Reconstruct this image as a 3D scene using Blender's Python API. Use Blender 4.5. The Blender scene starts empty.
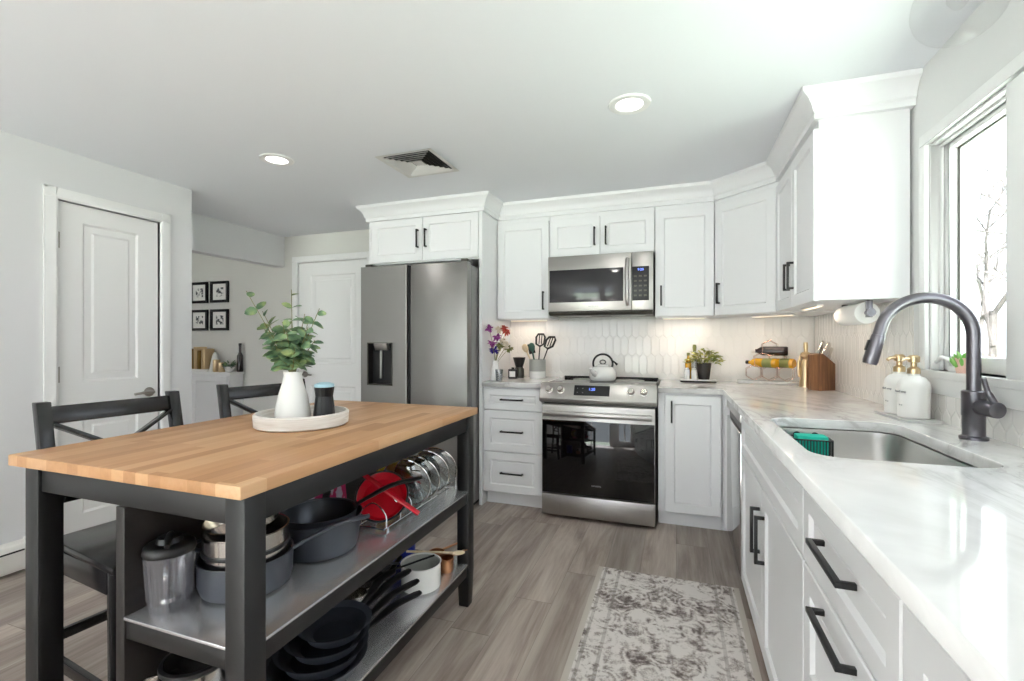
import bpy, bmesh, math, random
from mathutils import Vector, Matrix

S = bpy.context.scene
C = S.collection
R = math.radians
PI = math.pi
random.seed(7)

# ---------------------------------------------------------------- camera
cam_d = bpy.data.cameras.new('camera')
cam = bpy.data.objects.new('camera', cam_d)
C.objects.link(cam)
cam.location = (0, 0, 1.21)
cam.rotation_euler = (R(90), 0, R(19.4))
cam_d.sensor_width = 36
cam_d.lens = 36 * 466 / 1024
cam_d.shift_y = 0.0005
cam_d.clip_start = 0.02
S.camera = cam

# ---------------------------------------------------------------- world, sun, exposure
w = bpy.data.worlds.new('sky')
S.world = w
w.use_nodes = True
wn = w.node_tree.nodes
wn['Background'].inputs[0].default_value = (0.84, 0.925, 1.0, 1)
wn['Background'].inputs[1].default_value = 2.4
sun_d = bpy.data.lights.new('sun', 'SUN')
sun_d.energy = 60.0
sun_d.color = (0.9, 0.95, 1.0)
sun_d.angle = R(3)
sun = bpy.data.objects.new('sun', sun_d)
C.objects.link(sun)
sun.rotation_euler = (R(42), 0, R(-12))      # through the rear windows, on to the floor behind the camera
S.view_settings.view_transform = 'Standard'
S.view_settings.look = 'None'
S.view_settings.gamma = 1
S.view_settings.use_curve_mapping = False
S.view_settings.exposure = 0.78
S.cycles.max_bounces = 12
S.cycles.diffuse_bounces = 6
S.cycles.transparent_max_bounces = 16
S.cycles.use_denoising = True
S.cycles.sample_clamp_indirect = 6

CAN_POWER = 1.5
CEIL = 2.29
XW = 0.92      # right wall
YW = 3.785     # back wall
XL = -3.27     # left wall
YR = -3.6      # rear wall

# ================================================================ materials
def lin(c):
    if isinstance(c, str):
        c = c.lstrip('#')
        c = [int(c[i:i + 2], 16) / 255 for i in (0, 2, 4)]
    return tuple(((x / 12.92) if x <= 0.04045 else ((x + 0.055) / 1.055) ** 2.4) for x in c) + (1,)

class NT:
    def __init__(s, name):
        s.m = bpy.data.materials.new(name)
        s.m.use_nodes = True
        s.t = s.m.node_tree
        s.b = s.t.nodes['Principled BSDF']
        s.out = s.t.nodes['Material Output']
    def n(s, t, **k):
        x = s.t.nodes.new(t)
        for a, v in k.items():
            setattr(x, a, v)
        return x
    def l(s, a, b):
        s.t.links.new(a, b)
    def obj(s):
        return s.n('ShaderNodeTexCoord').outputs['Object']
    def mapped(s, scale=(1, 1, 1), loc=(0, 0, 0), rot=(0, 0, 0), src=None):
        m = s.n('ShaderNodeMapping')
        m.inputs['Scale'].default_value = scale
        m.inputs['Location'].default_value = loc
        m.inputs['Rotation'].default_value = rot
        s.l(src or s.obj(), m.inputs['Vector'])
        return m.outputs[0]
    def noise(s, vec, scale, detail=4, rough=0.55, dist=0.0):
        x = s.n('ShaderNodeTexNoise')
        x.inputs['Scale'].default_value = scale
        x.inputs['Detail'].default_value = detail
        x.inputs['Roughness'].default_value = rough
        x.inputs['Distortion'].default_value = dist
        s.l(vec, x.inputs['Vector'])
        return x.outputs['Fac']
    def ramp(s, fac, stops, interp='LINEAR'):
        x = s.n('ShaderNodeValToRGB')
        x.color_ramp.interpolation = interp
        e = x.color_ramp.elements
        while len(e) < len(stops):
            e.new(0.5)
        for el, (p, c) in zip(e, stops):
            el.position = p
            el.color = lin(c) if isinstance(c, str) else ((c, c, c, 1) if isinstance(c, (int, float)) else c)
        s.l(fac, x.inputs[0])
        return x.outputs[0]
    def math(s, op, a, b=None, clamp=False):
        x = s.n('ShaderNodeMath', operation=op, use_clamp=clamp)
        for i, v in enumerate((a, b)):
            if v is None:
                continue
            if isinstance(v, (int, float)):
                x.inputs[i].default_value = v
            else:
                s.l(v, x.inputs[i])
        return x.outputs[0]
    def mix(s, fac, a, b, mode='MIX'):
        x = s.n('ShaderNodeMix', data_type='RGBA', blend_type=mode)
        for i, v in ((0, fac), (6, a), (7, b)):
            if isinstance(v, str):
                x.inputs[i].default_value = lin(v)
            elif isinstance(v, (int, float)):
                x.inputs[i].default_value = v
            elif isinstance(v, tuple):
                x.inputs[i].default_value = v
            else:
                s.l(v, x.inputs[i])
        return x.outputs[2]
    def bump(s, h, strength=0.2, dist=0.005):
        x = s.n('ShaderNodeBump')
        x.inputs['Strength'].default_value = strength
        x.inputs['Distance'].default_value = dist
        s.l(h, x.inputs['Height'])
        s.l(x.outputs[0], s.b.inputs['Normal'])

def plain(name, col, rough=0.5, metal=0.0, spec=0.5, coat=0.0, bump=None, vary=0.0):
    t = NT(name)
    t.b.inputs['Base Color'].default_value = lin(col)
    t.b.inputs['Roughness'].default_value = rough
    t.b.inputs['Metallic'].default_value = metal
    t.b.inputs['Specular IOR Level'].default_value = spec
    t.b.inputs['Coat Weight'].default_value = coat
    if vary:
        c = lin(col)
        f = t.noise(t.obj(), 9, 3)
        d = tuple(max(0, x * (1 - vary)) for x in c[:3]) + (1,)
        u = tuple(min(1, x * (1 + vary)) for x in c[:3]) + (1,)
        t.l(t.mix(f, d, u), t.b.inputs['Base Color'])
    if bump:
        t.bump(t.noise(t.obj(), bump[0], 3), bump[1], 0.002)
    return t.m

M = {}
M['wall'] = plain('wall_paint', '#dfdfe1', 0.75, spec=0.25, bump=(180, 0.05))
M['wall_cool'] = plain('wall_paint_window_side', '#e2e2e2', 0.7, spec=0.25, bump=(180, 0.05))
M['wall_dining'] = plain('wall_paint_dining', '#dddcd8', 0.75, spec=0.25, bump=(180, 0.05))
M['ceiling'] = plain('ceiling_paint', '#e8eaef', 0.85, spec=0.2, bump=(140, 0.06))
M['trim'] = plain('trim_paint', '#eeeeee', 0.35, spec=0.4)
M['door_paint'] = plain('door_paint', '#ebebeb', 0.4, spec=0.4)
M['cabinet'] = plain('cabinet_paint', '#ebebed', 0.32, spec=0.45)
M['black'] = plain('black_hardware', '#1a191a', 0.33, spec=0.4)
M['table_black'] = plain('table_black_paint', '#171718', 0.42, spec=0.5, vary=0.15)
M['stool_black'] = plain('stool_black_paint', '#19181a', 0.27, spec=0.5)
M['nickel'] = plain('satin_nickel', '#a7a39d', 0.28, metal=1)
M['chrome'] = plain('chrome_wire', '#d8d8d8', 0.12, metal=1)
M['poly_steel'] = plain('polished_pan_steel', '#cfcac4', 0.16, metal=1)
M['gold'] = plain('gold_metal', '#d8c09a', 0.28, metal=1)
M['copper'] = plain('copper_metal', '#d39a72', 0.3, metal=1)
M['pan'] = plain('dark_anodised_pan', '#4c5059', 0.42, metal=0.4, spec=0.5)
M['pan_in'] = plain('nonstick_coating', '#2b2f37', 0.3, metal=0.35)
M['pot_grey'] = plain('grey_pot_enamel', '#4b4e56', 0.42, metal=0.3)
M['white_gloss'] = plain('white_glaze', '#f0efed', 0.12, spec=0.5, coat=0.3)
M['white_matte'] = plain('white_matte_ceramic', '#edebe8', 0.45)
M['plastic_black'] = plain('black_plastic', '#101012', 0.38)
M['black_gloss'] = plain('black_glass_top', '#0d0d0e', 0.06, spec=0.6)
M['oven_glass'] = plain('oven_door_glass', '#0b0a0a', 0.04, spec=0.55)
M['micro_glass'] = plain('microwave_door_glass', '#2c2b2f', 0.1, spec=0.5)
M['gap'] = plain('dark_gap', '#141414', 0.6)
M['grey'] = plain('grey_ceramic', '#a9aaa6', 0.5)
M['red'] = plain('red_enamel', '#c01528', 0.2, coat=0.4)
M['pink'] = plain('magenta_print', '#c2186a', 0.5)
M['blue'] = plain('blue_plastic', '#1b2f9c', 0.35)
M['lightblue'] = plain('pale_blue_lid', '#9fc4d2', 0.45)
M['yellow'] = plain('yellow_plastic', '#d9b630', 0.4)
M['teal'] = plain('teal_sponge', '#1fb8a0', 0.9, bump=(300, 0.4))
M['paper'] = plain('paper_towel', '#f3f1ee', 0.95, spec=0.1, bump=(260, 0.3))
M['cardboard'] = plain('cardboard', '#b49b7c', 0.9)
M['soil'] = plain('potting_soil', '#3a2c22', 0.95)
M['pinkpot'] = plain('pink_clay_pot', '#e7bfb2', 0.6)
M['blackpot'] = plain('black_plant_pot', '#2a2624', 0.5)
M['faucet'] = plain('black_stainless_faucet', '#77747a', 0.3, metal=1)
M['wire_rose'] = plain('rose_gold_wire', '#d9b8a8', 0.25, metal=1)
M['wine'] = plain('dark_wine_glass', '#241418', 0.12, coat=0.3)
M['whitewine'] = plain('amber_wine_glass', '#d29a1e', 0.12, coat=0.3)
M['foil'] = plain('bottle_foil', '#e8e4de', 0.3, metal=0.4)
M['heater'] = plain('heater_enamel', '#eceae6', 0.4)
M['bark'] = plain('tree_bark', '#37322e', 0.9)
M['lawn'] = plain('lawn_green', '#98a08f', 0.95, spec=0.1, vary=0.25)
M['ink'] = plain('grey_label_print', '#77787c', 0.7)
M['logo'] = plain('light_logo_print', '#b9b9bb', 0.5)
M['steel_dark'] = plain('dark_steel_trim', '#56544f', 0.35, metal=0.9)
M['vent'] = plain('vent_enamel', '#d6d5d3', 0.5)
M['fridge_side'] = plain('fridge_side_enamel', '#8b8a89', 0.45)
M['tray_grey'] = plain('grey_stone_tray', '#cfcecd', 0.5)
M['tile'] = plain('white_glazed_tile', '#efece9', 0.13, spec=0.5, coat=0.2)
M['grout'] = plain('pale_grout', '#e9e6e2', 0.9)
M['lilac'] = plain('lilac_petals', '#a64fa0', 0.8)
M['coral'] = plain('coral_petals', '#c75145', 0.8)
M['violet'] = plain('violet_petals', '#3d2f9a', 0.8)
M['cream'] = plain('cream_petals', '#ece2d2', 0.8)
M['olive'] = plain('olive_foliage', '#7c8046', 0.7)

def emit(name, col, strength):
    t = NT(name)
    t.b.inputs['Base Color'].default_value = lin(col)
    t.b.inputs['Emission Color'].default_value = lin(col)
    t.b.inputs['Emission Strength'].default_value = strength
    return t.m
M['lamp'] = emit('lamp_diffuser', '#fffaf2', 2.5)
M['strip'] = emit('led_strip', '#ffe6c4', 1.2)
M['display_blue'] = emit('blue_display', '#6f8cff', 1.2)

def glassy(name, tint='#ffffff', refl=1.0, rough=0.02, base=0.04):
    t = NT(name)
    tr = t.n('ShaderNodeBsdfTransparent')
    tr.inputs[0].default_value = lin(tint)
    gl = t.n('ShaderNodeBsdfGlossy')
    gl.inputs['Roughness'].default_value = rough
    lw = t.n('ShaderNodeLayerWeight')
    lw.inputs[0].default_value = 0.5
    f = t.math('POWER', lw.outputs['Facing'], 4.0)
    f = t.math('MULTIPLY', f, 0.7 * refl, True)
    f = t.math('ADD', f, 0.03 * refl + base, True)
    mx = t.n('ShaderNodeMixShader')
    t.l(f, mx.inputs[0]); t.l(tr.outputs[0], mx.inputs[1]); t.l(gl.outputs[0], mx.inputs[2])
    t.l(mx.outputs[0], t.out.inputs['Surface'])
    t.t.nodes.remove(t.b)
    return t.m
M['window_glass'] = glassy('window_glass', base=0.0)
M['globe_glass'] = glassy('globe_glass', '#fcfcfc', 0.35, base=0.0)
M['lid_glass'] = glassy('lid_glass', '#dfe3e4', 1.3, base=0.12)

def glassy_sheen(name, col, fac):
    m = glassy(name, '#eeeef0', 0.9, 0.1, base=0.05)
    nt = m.node_tree
    mx = next(n for n in nt.nodes if n.type == 'MIX_SHADER')
    df = nt.nodes.new('ShaderNodeBsdfDiffuse'); df.inputs[0].default_value = lin(col)  # pale diffuse colour stands in for bright reflections on the cup
    m2 = nt.nodes.new('ShaderNodeMixShader'); m2.inputs[0].default_value = fac
    nt.links.new(mx.outputs[0], m2.inputs[1]); nt.links.new(df.outputs[0], m2.inputs[2])
    nt.links.new(m2.outputs[0], next(n for n in nt.nodes if n.type == 'OUTPUT_MATERIAL').inputs['Surface'])
    return m
M['jar_plastic'] = glassy_sheen('clear_jar_plastic', '#dcdbe2', 0.06)

def brushed(name, col, rough, axis='x', amount=0.06, tint=None):
    t = NT(name)
    sc = {'x': (3, 700, 700), 'z': (700, 700, 3), 'y': (700, 3, 700)}[axis]
    f = t.noise(t.mapped(sc), 1.0, 3, 0.6)
    c = lin(col)
    a = tuple(x * (1 - amount) for x in c[:3]) + (1,)
    b = tuple(min(1, x * (1 + amount)) for x in c[:3]) + (1,)
    t.l(t.mix(f, a, b), t.b.inputs['Base Color'])
    t.b.inputs['Metallic'].default_value = 1
    rr = t.n('ShaderNodeMapRange')
    rr.inputs[3].default_value = rough * 0.8
    rr.inputs[4].default_value = rough * 1.25
    t.l(f, rr.inputs[0]); t.l(rr.outputs[0], t.b.inputs['Roughness'])
    return t.m
M['steel'] = brushed('brushed_stainless', '#b6b3b0', 0.33)
M['fridge_steel'] = brushed('fridge_stainless', '#949290', 0.36)
M['shelf_steel'] = plain('shelf_stainless', '#cbcbce', 0.27, metal=0.75)
M['sink_steel'] = brushed('sink_stainless', '#c9c7c4', 0.3, 'y')
M['dw_steel'] = brushed('dishwasher_stainless', '#c4c3c2', 0.1, 'y', 0.03)

def mk_floor():
    t = NT('vinyl_plank_floor')
    o = t.obj()
    sep = t.n('ShaderNodeSeparateXYZ'); t.l(o, sep.inputs[0])
    PW, PL = 0.18, 1.22
    ix = t.math('FLOOR', t.math('DIVIDE', sep.outputs[0], PW))
    wn1 = t.n('ShaderNodeTexWhiteNoise', noise_dimensions='1D'); t.l(ix, wn1.inputs['W'])
    yy = t.math('ADD', t.math('DIVIDE', sep.outputs[1], PL), wn1.outputs['Value'])
    iy = t.math('FLOOR', yy)
    cmb = t.n('ShaderNodeCombineXYZ'); t.l(ix, cmb.inputs[0]); t.l(iy, cmb.inputs[1])
    wn2 = t.n('ShaderNodeTexWhiteNoise', noise_dimensions='3D'); t.l(cmb.outputs[0], wn2.inputs['Vector'])
    # grain stretched along the planks, shifted plank by plank
    add = t.n('ShaderNodeVectorMath', operation='MULTIPLY_ADD')
    t.l(wn2.outputs['Color'], add.inputs[0]); add.inputs[1].default_value = (9, 9, 9); t.l(o, add.inputs[2])
    g1 = t.noise(t.mapped((9, 1.1, 1), src=add.outputs[0]), 1.0, 6, 0.62, 0.8)
    g2 = t.noise(t.mapped((70, 3, 1), src=add.outputs[0]), 1.0, 4, 0.6, 0.3)
    f = t.math('ADD', t.math('MULTIPLY', g1, 0.75), t.math('MULTIPLY', g2, 0.25))
    col = t.ramp(f, [(0.28, '#786a62'), (0.43, '#a09188'), (0.56, '#bcafa6'), (0.72, '#d2c8c0')])
    tone = t.ramp(wn2.outputs['Value'], [(0.0, 0.66), (1.0, 1.0)])
    col = t.mix(1.0, col, tone, 'MULTIPLY')
    # seams
    fx = t.math('FRACT', t.math('DIVIDE', sep.outputs[0], PW))
    fy = t.math('FRACT', yy)
    sx = t.math('LESS_THAN', fx, 0.012)
    sy = t.math('LESS_THAN', fy, 0.003)
    seam = t.math('MAXIMUM', sx, sy)
    col = t.mix(t.math('MULTIPLY', seam, 0.45), col, '#4a423d')
    t.l(col, t.b.inputs['Base Color'])
    t.b.inputs['Roughness'].default_value = 0.36
    t.b.inputs['Specular IOR Level'].default_value = 0.4
    t.bump(g2, 0.05, 0.002)
    return t.m
M['floor'] = mk_floor()

def mk_butcher():
    t = NT('butcher_block_birch')
    o = t.obj()
    sep = t.n('ShaderNodeSeparateXYZ'); t.l(o, sep.inputs[0])
    ix = t.math('FLOOR', t.math('DIVIDE', sep.outputs[0], 0.043))
    w1 = t.n('ShaderNodeTexWhiteNoise', noise_dimensions='1D'); t.l(ix, w1.inputs['W'])
    yy = t.math('ADD', t.math('DIVIDE', sep.outputs[1], 0.42), t.math('MULTIPLY', w1.outputs['Value'], 7.0))
    iy = t.math('FLOOR', yy)
    cmb = t.n('ShaderNodeCombineXYZ'); t.l(ix, cmb.inputs[0]); t.l(iy, cmb.inputs[1])
    w2 = t.n('ShaderNodeTexWhiteNoise', noise_dimensions='3D'); t.l(cmb.outputs[0], w2.inputs['Vector'])
    g = t.noise(t.mapped((60, 4, 60)), 1.0, 4, 0.6, 0.4)
    f = t.math('ADD', t.math('MULTIPLY', w2.outputs['Value'], 0.7), t.math('MULTIPLY', g, 0.4))
    col = t.ramp(f, [(0.05, '#a0734b'), (0.4, '#b98a60'), (0.75, '#c69a71'), (1.0, '#d3ac84')])
    t.l(col, t.b.inputs['Base Color'])
    t.b.inputs['Roughness'].default_value = 0.42
    t.b.inputs['Specular IOR Level'].default_value = 0.4
    return t.m
M['butcher'] = mk_butcher()

def mk_marble():
    t = NT('white_marble_quartz')
    v = t.mapped((1.0, 0.55, 1.0), rot=(0, 0, 0.5))
    n1 = t.noise(v, 2.6, 8, 0.62, 1.6)
    ridge = t.math('ABSOLUTE', t.math('SUBTRACT', n1, 0.5))
    vein = t.ramp(ridge, [(0.0, 1.0), (0.028, 0.35), (0.09, 0.0)])
    n2 = t.noise(v, 1.3, 3, 0.5)
    vein = t.math('MULTIPLY', vein, t.ramp(n2, [(0.42, 0.0), (0.62, 1.0)]))
    cloud = t.ramp(t.noise(v, 3.0, 5, 0.6, 0.8), [(0.35, '#d9d8d7'), (0.6, '#edecec')])
    col = t.mix(t.math('MULTIPLY', vein, 0.6), cloud, '#9c9896')
    t.l(col, t.b.inputs['Base Color'])
    t.b.inputs['Roughness'].default_value = 0.07
    t.b.inputs['Specular IOR Level'].default_value = 0.55
    return t.m
M['marble'] = mk_marble()

def mk_rug():
    t = NT('vintage_rug_weave')
    o = t.obj()
    sep = t.n('ShaderNodeSeparateXYZ'); t.l(o, sep.inputs[0])
    # symmetrical blossoms: distorted voronoi rings
    ab = t.n('ShaderNodeCombineXYZ')
    t.l(t.math('ABSOLUTE', sep.outputs[0]), ab.inputs[0]); t.l(sep.outputs[1], ab.inputs[1])
    nz = t.n('ShaderNodeTexNoise'); nz.inputs['Scale'].default_value = 7; t.l(o, nz.inputs['Vector'])
    dm = t.n('ShaderNodeVectorMath', operation='MULTIPLY_ADD')
    t.l(nz.outputs['Color'], dm.inputs[0]); dm.inputs[1].default_value = (0.09, 0.09, 0); t.l(ab.outputs[0], dm.inputs[2])
    vo = t.n('ShaderNodeTexVoronoi'); vo.inputs['Scale'].default_value = 9.5; t.l(dm.outputs[0], vo.inputs['Vector'])
    rings = t.math('SINE', t.math('MULTIPLY', vo.outputs['Distance'], 30.0))
    vo2 = t.n('ShaderNodeTexVoronoi'); vo2.inputs['Scale'].default_value = 30; t.l(dm.outputs[0], vo2.inputs['Vector'])
    vo3 = t.n('ShaderNodeTexVoronoi'); vo3.inputs['Scale'].default_value = 5.0; t.l(dm.outputs[0], vo3.inputs['Vector'])
    wear = t.noise(o, 6.0, 8, 0.75)
    patch = t.noise(o, 3.0, 3, 0.5)
    fine = t.noise(o, 120, 4, 0.8)
    f = t.math('ADD', t.math('MULTIPLY', rings, 0.075), t.math('MULTIPLY', wear, 1.25))
    f = t.math('ADD', f, t.math('MULTIPLY', t.math('SUBTRACT', fine, 0.5), 0.75))
    f = t.math('ADD', f, t.math('MULTIPLY', t.math('SUBTRACT', vo2.outputs['Distance'], 0.35), 0.38))
    f = t.math('ADD', f, t.math('MULTIPLY', t.math('SUBTRACT', vo3.outputs['Distance'], 0.4), 0.2))
    f = t.math('ADD', f, t.math('MULTIPLY', t.math('SUBTRACT', patch, 0.5), 0.5))
    col = t.ramp(f, [(0.40, '#6a605e'), (0.54, '#948a87'), (0.65, '#bdb5b1'), (0.78, '#e0dad7')])
    # border bands
    ax = t.math('ABSOLUTE', sep.outputs[0])
    band = t.math('MULTIPLY', t.math('GREATER_THAN', ax, 0.222), t.math('LESS_THAN', ax, 0.236))
    band2 = t.math('MULTIPLY', t.math('GREATER_THAN', ax, 0.290), t.math('LESS_THAN', ax, 0.304))
    bb = t.math('MULTIPLY', t.math('MAXIMUM', band, band2), t.ramp(wear, [(0.35, 0.75), (0.7, 0.1)]))
    col = t.mix(bb, col, '#8a827d')
    edge = t.math('GREATER_THAN', ax, 0.314)
    col = t.mix(edge, col, '#c9c2ba')
    t.l(col, t.b.inputs['Base Color'])
    t.b.inputs['Roughness'].default_value = 0.95
    t.b.inputs['Specular IOR Level'].default_value = 0.1
    t.bump(fine, 0.4, 0.003)
    return t.m
M['rug'] = mk_rug()

def mk_leaf(name, a, b, c):
    t = NT(name)
    f = t.noise(t.obj(), 22, 2)
    t.l(t.ramp(f, [(0.3, a), (0.5, b), (0.68, c)]), t.b.inputs['Base Color'])
    t.b.inputs['Roughness'].default_value = 0.55
    return t.m
M['leaf'] = mk_leaf('eucalyptus_leaf', '#3f5f47', '#6c8a66', '#a3b27a')
M['leaf_bright'] = mk_leaf('bright_leaf', '#5f7a2c', '#9a9c46', '#c6c176')
M['succulent'] = mk_leaf('succulent_leaf', '#6fae4e', '#95c46b', '#b8d98f')
M['stem'] = plain('leaf_stem', '#7d7a4c', 0.7)

def mk_wood(name, a, b, scale=(60, 60, 4), rough=0.45):
    t = NT(name)
    f = t.noise(t.mapped(scale), 1.0, 5, 0.6, 0.7)
    t.l(t.ramp(f, [(0.3, a), (0.7, b)]), t.b.inputs['Base Color'])
    t.b.inputs['Roughness'].default_value = rough
    return t.m
M['walnut'] = mk_wood('knife_block_walnut', '#5e3a25', '#9a6b45')
M['washed'] = mk_wood('whitewashed_wood', '#cfc8c0', '#efece8', (6, 6, 90), 0.7)
M['darkwood'] = mk_wood('dark_panel', '#120e0d', '#1f1816', (50, 4, 50), 0.5)
M['lightwood'] = mk_wood('pale_wood', '#cdb592', '#e2d0b2', (40, 40, 40), 0.6)

def mk_print(name, seed):
    t = NT(name)
    f = t.noise(t.mapped((1, 1, 1), loc=(seed, seed * 2.3, 0)), 26, 2, 0.5)
    t.l(t.ramp(f, [(0.42, '#3a3d44'), (0.5, '#c9c9c8'), (0.56, '#f0efec')]), t.b.inputs['Base Color'])
    t.b.inputs['Roughness'].default_value = 0.35
    return t.m

def mk_floral():
    t = NT('floral_print')
    vo = t.n('ShaderNodeTexVoronoi'); vo.inputs['Scale'].default_value = 11
    o = t.obj(); t.l(o, vo.inputs['Vector'])
    d = vo.outputs['Distance']
    petal = t.noise(o, 40, 1)
    f = t.math('ADD', d, t.math('MULTIPLY', t.math('SUBTRACT', petal, 0.5), 0.5))
    t.l(t.ramp(f, [(0.0, '#d9d2dd'), (0.30, '#cfc4d6'), (0.36, '#c01465'), (0.8, '#d02a78')]), t.b.inputs['Base Color'])
    t.b.inputs['Roughness'].default_value = 0.5
    return t.m
M['floral'] = mk_floral()

# ================================================================ mesh builder
class MB:
    def __init__(s):
        s.v = []; s.f = []
    def add(s, vs, fs):
        n = len(s.v)
        s.v += [tuple(v) for v in vs]
        s.f += [tuple(i + n for i in f) for f in fs]
        return s
    def box(s, x0, x1, y0, y1, z0, z1):
        vs = [(x, y, z) for z in (z0, z1) for y in (y0, y1) for x in (x0, x1)]
        return s.add(vs, [(0, 2, 3, 1), (4, 5, 7, 6), (0, 1, 5, 4), (2, 6, 7, 3), (0, 4, 6, 2), (1, 3, 7, 5)])
    def obox(s, c, hx, hy, hz, mat):
        vs = [Vector(c) + mat @ Vector((x, y, z)) for z in (-hz, hz) for y in (-hy, hy) for x in (-hx, hx)]
        return s.add(vs, [(0, 2, 3, 1), (4, 5, 7, 6), (0, 1, 5, 4), (2, 6, 7, 3), (0, 4, 6, 2), (1, 3, 7, 5)])
    def bar(s, p0, p1, w, h, up=(0, 0, 1)):
        """rectangular bar between two points"""
        p0, p1 = Vector(p0), Vector(p1)
        d = (p1 - p0); L = d.length; d.normalize()
        u = Vector(up)
        sx = d.cross(u)
        if sx.length < 1e-5:
            sx = d.cross(Vector((1, 0, 0)))
        sx.normalize(); uu = sx.cross(d)
        m = Matrix((sx, d, uu)).transposed()
        return s.obox((p0 + p1) / 2, w / 2, L / 2, h / 2, m)
    def tube(s, pts, r, seg=10, caps=True, closed=False):
        pts = [Vector(p) for p in pts]
        n = len(pts)
        rs = r if isinstance(r, (list, tuple)) else [r] * n
        prev = None
        rings = []
        for i, p in enumerate(pts):
            if closed:
                d = pts[(i + 1) % n] - pts[i - 1]
            else:
                d = pts[min(i + 1, n - 1)] - pts[max(i - 1, 0)]
            d.normalize()
            if prev is None:
                a = Vector((0, 0, 1)) if abs(d.z) < 0.9 else Vector((1, 0, 0))
                x = d.cross(a).normalized()
            else:
                x = (prev - d * prev.dot(d))
                x = x.normalized() if x.length > 1e-6 else d.orthogonal().normalized()
            prev = x
            y = d.cross(x)
            rings.append([p + (x * math.cos(2 * PI * k / seg) + y * math.sin(2 * PI * k / seg)) * rs[i] for k in range(seg)])
        vs = [v for rg in rings for v in rg]
        fs = []
        m = n if closed else n - 1
        for i in range(m):
            a, b = i * seg, ((i + 1) % n) * seg
            for k in range(seg):
                fs.append((a + k, a + (k + 1) % seg, b + (k + 1) % seg, b + k))
        if caps and not closed:
            fs.append(tuple(range(seg))[::-1])
            fs.append(tuple((n - 1) * seg + k for k in range(seg)))
        return s.add(vs, fs)
    def cyl(s, p0, p1, r, seg=20, r1=None):
        return s.tube([p0, p1], [r, r if r1 is None else r1], seg)
    def lathe(s, prof, c=(0, 0, 0), seg=32, mat=None):
        """prof: (radius, height) pairs, spun about z"""
        c = Vector(c)
        mat = mat or Matrix.Identity(3)
        vs, fs = [], []
        for (r, z) in prof:
            for k in range(seg):
                a = 2 * PI * k / seg
                vs.append(c + mat @ Vector((r * math.cos(a), r * math.sin(a), z)))
        for i in range(len(prof) - 1):
            for k in range(seg):
                a, b = i * seg, (i + 1) * seg
                fs.append((a + k, a + (k + 1) % seg, b + (k + 1) % seg, b + k))
        if prof[0][0] > 1e-6:
            fs.append(tuple(range(seg))[::-1])
        if prof[-1][0] > 1e-6:
            n = (len(prof) - 1) * seg
            fs.append(tuple(n + k for k in range(seg)))
        return s.add(vs, fs)
    def open_lathe(s, prof, c=(0, 0, 0), seg=32, mat=None):
        s.lathe(prof, c, seg, mat)
        # drop the end caps
        while s.f and len(s.f[-1]) == seg and seg > 4:
            s.f.pop()
        return s
    def ball(s, c, r, seg=16, sq=(1, 1, 1)):
        n = seg // 2
        c = Vector(c)
        vs, fs = [], []
        for i in range(n + 1):
            th = PI * i / n
            for k in range(seg):
                a = 2 * PI * k / seg
                vs.append(c + Vector((r * sq[0] * math.sin(th) * math.cos(a), r * sq[1] * math.sin(th) * math.sin(a), -r * sq[2] * math.cos(th))))
        for i in range(n):
            for k in range(seg):
                a, b = i * seg, (i + 1) * seg
                fs.append((a + k, a + (k + 1) % seg, b + (k + 1) % seg, b + k))
        return s.add(vs, fs)
    def prism(s, poly, a0, a1, axis='z'):
        n = len(poly)
        def P(u, v, w_):
            return {'z': (u, v, w_), 'y': (u, w_, v), 'x': (w_, u, v)}[axis]
        vs = [P(u, v, a0) for u, v in poly] + [P(u, v, a1) for u, v in poly]
        fs = [tuple(range(n))[::-1], tuple(n + i for i in range(n))]
        fs += [(i, (i + 1) % n, n + (i + 1) % n, n + i) for i in range(n)]
        return s.add(vs, fs)
    def mesh(s, name, material=None, bevel=0.0, segs=2, smooth=40):
        bm = bmesh.new()
        bv = [bm.verts.new(v) for v in s.v]
        for f in s.f:
            try:
                bm.faces.new([bv[i] for i in f])
            except ValueError:
                pass
        bmesh.ops.remove_doubles(bm, verts=bm.verts, dist=1e-6)
        bmesh.ops.recalc_face_normals(bm, faces=bm.faces)
        if bevel:
            es = [e for e in bm.edges if len(e.link_faces) == 2 and e.calc_face_angle(0) > R(28)]
            bmesh.ops.bevel(bm, geom=es, offset=bevel, segments=segs, affect='EDGES', clamp_overlap=True, profile=0.5)
        me = bpy.data.meshes.new(name)
        bm.to_mesh(me); bm.free()
        if material:
            me.materials.append(material)
        if smooth:
            me.polygons.foreach_set('use_smooth', [True] * len(me.polygons))
            me.set_sharp_from_angle(angle=R(smooth))
        return me
    def build(s, name, material, parent=None, bevel=0.0, segs=2, smooth=40, loc=None):
        o = bpy.data.objects.new(name, s.mesh(name, material, bevel, segs, smooth))
        C.objects.link(o)
        if parent:
            o.parent = parent
        if loc:
            o.location = loc
        return o

def thing(name, label, cat, loc=(0, 0, 0), rot=0, group=None):
    o = bpy.data.objects.new(name, None)
    o.empty_display_size = 0.05
    C.objects.link(o)
    o.location = loc
    o.rotation_euler = (0, 0, rot)
    return tag(o, label, cat, group)

def tag(o, label, cat, group=None, kind=None):
    o['label'] = label; o['category'] = cat
    if group: o['group'] = group
    if kind: o['kind'] = kind
    return o

def struct(o):
    o['kind'] = 'structure'
    return o

def struct_empty(name, loc=(0, 0, 0), rot=0):
    o = bpy.data.objects.new(name, None)
    C.objects.link(o)
    o.location = loc; o.rotation_euler = (0, 0, rot)
    return struct(o)

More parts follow.
